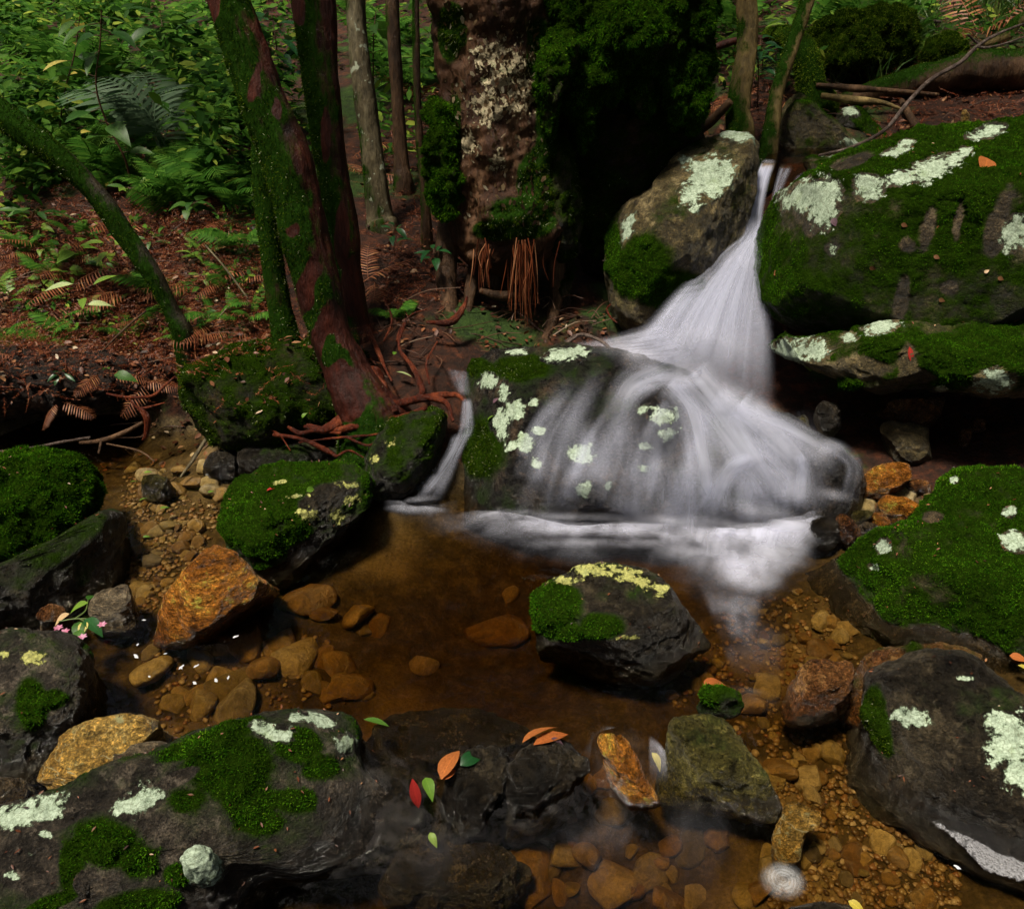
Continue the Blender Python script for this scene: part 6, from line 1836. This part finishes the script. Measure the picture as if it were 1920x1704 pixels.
def pebbles(poly, n, smin, smax, seed, label, group, emb=.15, zadd=0.0):
    P = ground_pts(poly, n, seed)
    r = random.Random(seed)
    for p in P:
        s = smin + (smax - smin) * r.random() ** 2.2
        o = bpy.data.objects.new('pebble', r.choice(PEB))
        COL.objects.link(o)
        o.location = (p[0], p[1], p[2] + s * (.35 - emb) + zadd)
        o.rotation_euler = (r.gauss(0, .3), r.gauss(0, .3), r.uniform(0, 6.28))
        o.scale = (s, s, s * r.uniform(.8, 1.2))
        tag(o, label, 'pebble', group)
pebbles([(240,930),(400,1000),(330,1090),(270,1150),(230,1080),(250,1000)], 55, .012, .042, 1, 'rust and ochre pebble in the shallow channel between the left boulders', 'pebbles of the left channel')
pebbles([(230,880),(420,870),(420,930),(300,960),(240,930)], 22, .015, .05, 2, 'dim brown pebble in the dark water under the left bank', 'pebbles under the left bank')
pebbles([(240,1190),(460,1180),(700,1240),(680,1330),(440,1340),(310,1370),(240,1290)], 26, .03, .09, 3, 'drowned amber stone on the left floor of the pool', 'stones on the pool floor', .3)
pebbles([(1480,1480),(1640,1480),(1760,1600),(1760,1700),(1560,1700),(1450,1640)], 60, .010, .036, 4, 'small rust pebble under water in the bottom right shallows', 'pebbles of the bottom right shallows')
pebbles([(1380,1110),(1540,1110),(1620,1200),(1600,1330),(1620,1480),(1450,1480),(1400,1330),(1250,1330),(1200,1260),(1390,1230)], 62, .014, .052, 5, 'brown stone under the riffle right of the middle pool rock', 'stones of the right riffle')
pebbles([(1600,900),(1760,900),(1740,960),(1640,1000),(1590,950)], 16, .015, .04, 6, 'wet rusty pebble wedged between the foam and the right mossy boulder', 'pebbles by the right mossy boulder')
pebbles([(1100,1470),(1460,1500),(1460,1700),(900,1700),(1000,1580)], 26, .02, .07, 7, 'blurred brown stone below the fast water at the bottom', 'stones at the bottom of the run')

pebbles([(480,1080),(900,1080),(1000,1150),(1000,1330),(700,1340),(520,1250)], 12, .04, .10, 8, 'big drowned amber stone in the deep middle of the pool', 'stones in the deep pool', .32)
pebbles([(1100,1440),(1500,1440),(1480,1700),(800,1700),(850,1600)], 18, .04, .10, 9, 'large drowned golden stone in the bottom run', 'big stones at the bottom of the run', .40)
# finer gravel between them
gp = np.vstack([ground_pts([(1440,1450),(1640,1450),(1800,1620),(1800,1704),(1440,1704)], 1100, 41), ground_pts([(230,880),(430,960),(340,1100),(260,1170),(220,1080)], 900, 42), ground_pts([(1360,1120),(1560,1120),(1620,1250),(1610,1480),(1400,1480),(1240,1320)], 900, 43), ground_pts([(240,1170),(620,1190),(660,1320),(300,1380)], 300, 44)])
rg_ = np.random.default_rng(9)
D0, F0 = ico(1)
Vs = []
for p in gp:
    s = rg_.uniform(.003, .010)
    q = D0 * np.array([1, rg_.uniform(.6, 1), rg_.uniform(.4, .7)]) * s * (1 + .25 * rg_.normal(size=(len(D0), 1)) * .5)
    a = rg_.uniform(0, 6.28)
    R = np.array([[math.cos(a), -math.sin(a), 0], [math.sin(a), math.cos(a), 0], [0, 0, 1]])
    Vs.append(q @ R.T + p + [0, 0, s * .3])
V = np.vstack(Vs)
F = np.vstack([F0 + k * len(D0) for k in range(len(gp))])
g2 = mk('gravel', V, F, island_mat('gravel', [(0, (.05, .03, .014)), (.35, (.14, .082, .034)), (.6, (.24, .17, .08)), (.85, (.16, .07, .026)), (1, (.36, .29, .19))], .4), None, (0, 1.5, 0), kind='stuff')
tag(g2, 'fine rusty gravel on the stream bed', 'gravel')

# ================================================================== fallen leaves that can be told apart
def surf(key, u, v):
    if key is None:
        return atz(u, v, float(wz(*atz(u, v, 0)[:2])) + .004), np.array([0, 0, 1.0])
    if key == 'ground':
        return G(u, v), np.array([0, 0, 1.0])
    p = None
    for kk in (('drownA', 'drownB', 'drownC') if key == 'drown' else (key,)):
        q, m_ = cast(kk, u, v)
        if q is not None and (p is None or np.linalg.norm(q - CAMP) < np.linalg.norm(p - CAMP)):
            p, n = q, m_
    if p is None and key == 'drown':
        return atz(u, v, .0), np.array([0, 0, 1.0])
    if p is None:
        return G(u, v), np.array([0, 0, 1.0])
    if n @ (CAMP - p) < 0:
        n = -n
    return p, n
def fallen(label, key, u0, v0, u1, v1, mat, var=0, lift=.003):
    p0, n0 = surf(key, u0, v0)
    p1, n1 = surf(key, u1, v1)
    d = p1 - p0
    L = np.linalg.norm(d)
    pxlen = math.hypot(u1 - u0, v1 - v0) * pxs(u0, v0, p0[1])
    if L > pxlen * 2.2:
        d = d / L * pxlen * 1.5
        L = pxlen * 1.5
    o = put_leaf(None, p0 + n0 * lift, d, L, mat, var, tuple(n0 + np.array([random.gauss(0, .2), random.gauss(0, .2), 0])), 'fallen_leaf')
    return tag(o, label, 'leaf')
fallen('bright red leaf standing in the spillway of the foreground ledge', 'drown', 774, 1468, 786, 1528, 'leaf_red', 2, .015)
fallen('rust and yellow leaf curling over the dark ledge rock', 'drown', 828, 1468, 858, 1400, 'leaf_rust', 0, .012)
fallen('dark green fallen leaf lying on the foreground ledge rock', 'drown', 862, 1438, 908, 1405, 'leaf_dark', 1, .008)
fallen('rust coloured leaf below the green one on the ledge', 'drown', 830, 1465, 856, 1442, 'leaf_rust', 0, .006)
fallen('long orange brown leaf at the far end of the dark ledge', 'drown', 985, 1402, 1048, 1362, 'leaf_rust', 2, .016)
fallen('orange leaf beneath the long orange brown one', 'drown', 1000, 1400, 1066, 1372, 'leaf_rust', 2, .008)
fallen('purple grey leaf below the orange leaves on the ledge', 'drown', 1035, 1388, 1066, 1402, 'leaf_purple', 0, .006)
fallen('torn yellow green leaf right of the red leaf', 'drown', 798, 1462, 812, 1496, 'leaf_bright', 1, .008)
fallen('green leaf drowned below the red leaf', None, 806, 1560, 818, 1585, 'leaf_bright', 1, .0)
fallen('thin green blade floating behind the ledge', None, 682, 1350, 730, 1358, 'leaf_green', 2)
fallen('yellow leaf under water between two stones', None, 1222, 1412, 1244, 1442, 'leaf_yellow', 1)
fallen('yellow leaf drowned at the bottom edge', None, 1590, 1690, 1625, 1712, 'leaf_yellow', 1)
fallen('red brown leaf lying on the small mossy riffle stone', None, 1316, 1308, 1362, 1288, 'leaf_rust', 1, .03)
fallen('orange brown leaf stuck on the face of the huge boulder', 'big', 1850, 298, 1846, 322, 'leaf_rust', 3, .004)
fallen('small brown leaf left low on the huge boulder', 'big', 1452, 514, 1468, 506, 'leaf_rust', 0, .004)
fallen('purple leaf below the white lichen of the huge boulder', 'big', 1562, 410, 1570, 425, 'leaf_purple', 3, .004)
fallen('small tan leaf on the mossy boulder face at right', 'big', 1845, 512, 1855, 506, 'leaf_tan', 3, .004)
fallen('brown curled leaf on the ledge under the boulder', 'ledge', 1708, 600, 1722, 618, 'leaf_brown', 1, .004)
fallen('yellow green leaf on the lichen nose of the ledge', 'ledge', 1512, 688, 1530, 692, 'leaf_bright', 1, .004)
fallen('narrow dark red leaf hanging on the ledge moss', 'ledge', 1705, 650, 1710, 680, 'leaf_red', 2, .004)
fallen('green leaf stuck on the side of the fall rock', 'fall', 916, 790, 926, 776, 'leaf_bright', 1, .004)
fallen('small violet petal like leaf on the fall rock', 'fall', 926, 756, 936, 746, 'leaf_purple', 3, .004)
fallen('pale green leaf on the gold flecked mossy rock', 'lmoss', 574, 922, 592, 912, 'leaf_bright', 1, .004)
fallen('red leaf fragment on the gold flecked mossy rock', 'lmoss', 500, 922, 518, 914, 'leaf_red', 0, .004)
fallen('large pale tan leaf on top of the litter bank at left', 'ground', 175, 630, 230, 618, 'leaf_tan', 3, .02)
fallen('white bleached leaf among the red roots', 'ground', 745, 722, 775, 728, 'leaf_pale', 2, .05)
fallen('small green leaf standing among the red roots', 'ground', 740, 690, 744, 680, 'leaf_bright', 1, .05)
fallen('light green leaf at the lower edge of the mossy bank', 'bank', 570, 782, 578, 770, 'leaf_bright', 1, .01)
fallen('yellow leaf caught beside the leaning trunk', 'ground', 172, 335, 192, 325, 'leaf_yellow', 1, .2)
fallen('round yellow leaf on the litter right of the leaning trunk', 'ground', 205, 375, 222, 362, 'leaf_yellow', 3, .06)
fallen('tan pointed leaf standing in the litter at the left', 'ground', 142, 665, 156, 715, 'leaf_tan', 2, .02)
fallen('pink brown leaf in the dark hollow at left', 'ground', 158, 790, 178, 808, 'leaf_tan', 3, .05)
fallen('yellow leaf flecked with red on the ochre slab', 'ochre', 160, 1462, 185, 1456, 'leaf_yellow', 1, .004)
fallen('dark red leaf lying on the brown shelf at the right', 'ground', 1664, 1282, 1720, 1280, 'leaf_purple', 2, .06)
fallen('rust leaf right of the blackish boulder', 'ground', 1880, 1262, 1915, 1270, 'leaf_rust', 3, .06)
fallen('yellow leaf at the extreme right beside the rust leaf', 'ground', 1895, 1280, 1925, 1290, 'leaf_yellow', 1, .06)
for k, (a, b, c, d) in enumerate([(245,905,258,902),(270,888,286,884),(262,940,278,932),(300,955,318,950),(390,925,402,920),(268,1008,282,1006)]):
    o = fallen('tiny pale green leaf floating in the dark left channel', None, a, b, c, d, 'leaf_bright', 0)
    o['group'] = 'leaflets on the left channel'
for k, (u, v) in enumerate([(1630,500),(1760,560),(1870,520),(1900,600),(1690,420),(1750,480)]):
    o = fallen('tiny dry brown leaf on the face of the huge boulder', 'big', u, v, u + 12, v + 5, 'leaf_brown', 3, .004)
    o['group'] = 'dry leaflets on the huge boulder'

# blossom sprig
bp = atz(150, 1165, .01)
spr = empty('blossom_sprig', bp, 'fallen sprig with pink blossoms and green leaves at the water edge', 'flower')
MAT['petal'] = leaf_mat('pink_petal', (.55, .16, .28), (.62, .34, .50), .5, .35)
for pts in [[(110,1165),(140,1160),(175,1160)], [(150,1160),(165,1172),(150,1200)], [(140,1160),(160,1145),(165,1125)]]:
    P = [atz(u, v, .022) for u, v in pts]
    V, F = tube(P, [.0022, .002, .0015], 12, 5, cap=False)
    mk('stem', V, F, MAT['stem_green'], spr)
for (a, b, c, d, mt) in [(150,1165,142,1195,'leaf_green'),(160,1160,188,1180,'leaf_dark'),(150,1180,144,1208,'leaf_green'),(165,1130,128,1140,'leaf_bright'),(165,1125,178,1108,'leaf_green'),(160,1165,150,1190,'leaf_yellow'),(130,1150,100,1165,'leaf_tan')]:
    p, q = atz(a, b, .026), atz(c, d, .022)
    put_leaf(spr, p, q - p, np.linalg.norm(q - p) * 1.05, mt, 1)
for (u, v) in [(122,1185),(155,1195),(192,1172),(110,1178)]:
    bl = empty('blossom', atz(u, v, .03) - np.array(bp))
    bl.parent = spr
    for k in range(6):
        a = k * 1.05 + u
        put_leaf(bl, atz(u, v, .03), (math.cos(a), math.sin(a), .5), .013, 'petal', 3, name='petal')

# ================================================================== foam and painted glints on the still water
def swirl_mat():
    m, nt, out = M_('swirling_foam')
    tc = nd(nt, 'TexCoord').outputs['Object']
    s = nd(nt, 'SeparateXYZ', {0: tc})
    x, y = s.outputs[0], s.outputs[1]
    r = math_(nt, 'SQRT', math_(nt, 'ADD', math_(nt, 'MULTIPLY', x, x), math_(nt, 'MULTIPLY', y, y)))
    an = math_(nt, 'ARCTAN2', y, x)
    dis = noise_(nt, tc, 60, 3)
    ph = math_(nt, 'ADD', math_(nt, 'MULTIPLY', r, 900.0), math_(nt, 'ADD', an, math_(nt, 'MULTIPLY', dis, 9)))
    w = math_(nt, 'ADD', math_(nt, 'MULTIPLY', math_(nt, 'SINE', ph), .10), .55)
    a = math_(nt, 'MULTIPLY', w, attr_(nt, 'a'), True)
    a = math_(nt, 'MULTIPLY', a, mapr(nt, noise_(nt, tc, 45, 4), .3, .6, .5, 1.1), True)
    d = nd(nt, 'BsdfDiffuse', {0: (.36, .36, .37, 1)})
    sh = nd(nt, 'MixShader', {0: a, 1: nd(nt, 'BsdfTransparent').outputs[0], 2: d.outputs[0]})
    nt.links.new(sh.outputs[0], out.inputs[0])
    return m
c = atz(1468, 1650, -.080)
rad = .048
nr_, na = 14, 64
tt = np.linspace(0, 1, nr_)
ang = np.linspace(0, 2 * math.pi, na, endpoint=False)
V = np.array([[rad * t * (1 + .07 * math.sin(2 * a + 1)) * math.cos(a), rad * t * (1 + .07 * math.sin(2 * a + 1)) * math.sin(a), .004 * (1 - t * t)] for t in tt for a in ang]) + c
al = np.repeat(sm((1 - tt) / .7) * 1.0 - .35 * np.exp(-(tt / .25) ** 2), na)
F = np.array([[i * na + j, i * na + (j + 1) % na, (i + 1) * na + (j + 1) % na, (i + 1) * na + j] for i in range(nr_ - 1) for j in range(na)])
tag(mk('foam_swirl', V, F, swirl_mat(), None, c, {'a': al}), 'round white swirl of spinning foam on the water at the bottom', 'foam')

def bubble_mat():
    m, nt, out = M_('bubble_foam')
    tc = nd(nt, 'TexCoord').outputs['Object']
    v = nd(nt, 'TexVoronoi', {'Vector': tc, 'Scale': 210.0}).outputs[0]
    v2 = nd(nt, 'TexVoronoi', {'Vector': tc, 'Scale': 420.0}).outputs[0]
    n = noise_(nt, tc, 45, 5)
    col = ramp(nt, v, [(.10, (.10, .10, .10)), (.3, (.26, .26, .28)), (.6, (.36, .36, .39))])
    col = mixc(nt, .7, col, ramp(nt, v2, [(.1, (.4, .4, .4)), (.5, (1.1, 1.1, 1.1))]), 'MULTIPLY')
    a = mapr(nt, math_(nt, 'ADD', attr_(nt, 'a'), math_(nt, 'MULTIPLY', math_(nt, 'SUBTRACT', n, .5), 3.0)), .35, .8)
    bmp = nd(nt, 'Bump', {'Strength': .8, 'Distance': .004, 'Height': v}).outputs[0]
    b = nd(nt, 'BsdfPrincipled', {'Base Color': col, 'Roughness': .5, 'Normal': bmp})
    sh = nd(nt, 'MixShader', {0: math_(nt, 'MULTIPLY', a, .5), 1: nd(nt, 'BsdfTransparent').outputs[0], 2: b.outputs[0]})
    nt.links.new(sh.outputs[0], out.inputs[0])
    return m
A_ = catmull(np.array([atz(u, v, -.079) for u, v in [(1690,1500),(1770,1545),(1830,1572),(1900,1600),(1980,1630)]]), 60)
B_ = catmull(np.array([atz(u, v, -.079) for u, v in [(1690,1503),(1765,1556),(1802,1590),(1850,1640),(1960,1660)]]), 60)
t = np.linspace(0, 1, 14)
Gd = A_[:, None] * (1 - t)[None, :, None] + B_[:, None] * t[None, :, None]
Gd[..., 2] += .006 * np.sin(np.pi * t)[None, :]
MAT['bubbles'] = bubble_mat()
fo = grid_obj('bubble_foam', Gd, lambda U, W: sm(np.minimum(W, 1 - W) / .2) * sm(U / .6) * sm((1 - U) / .05), 'bubbles', None)
tag(fo, 'grey white bubble foam along the foot of the blackish boulder', 'foam')
rf = random.Random(6)
fm = None
for k, (u, v, s) in enumerate([(255,1230,1.4),(258,1208,.9),(270,1162,.8),(298,1152,.7),(340,1250,1.2),(368,1248,1.0),(405,1275,1.3),(428,1270,.9),(442,1193,1.2),(365,1280,1.3),(340,1252,.7),(280,1268,.8),(310,1225,.6),(1795,1625,1.2)]):  # left flecks paint glints of reflected sky as solid white bits
    z = -.078 if u > 1000 else .003
    p = atz(u, v, z)
    if fm is None:
        D, F = ico(2)
        V = D * np.array([1.2, .8, .25]) * .007
        V += normals(V, F) * (.003 * fbm(V, 160, 3, 2))[:, None]
        mm, nt, out = M_('glint_foam_fleck')
        b = nd(nt, 'BsdfPrincipled', {'Base Color': (.45, .46, .50, 1), 'Roughness': .4})
        nt.links.new(b.outputs[0], out.inputs[0])
        fm = mesh_data('glint_foam_fleck', V, F)
        fm.materials.append(mm)
    o = link('glint_foam_fleck', fm, None, None, tuple(p), (0, 0, rf.uniform(0, 3)), (s * rf.uniform(.5, 1.0), s * .5, s * .5))
    if u < 1000:
        tag(o, 'small white fleck painted as a glint on the left of the pool', 'foam', 'painted glints on the pool')
    else:
        tag(o, 'single white foam fleck near the bubble foam at lower right', 'foam')
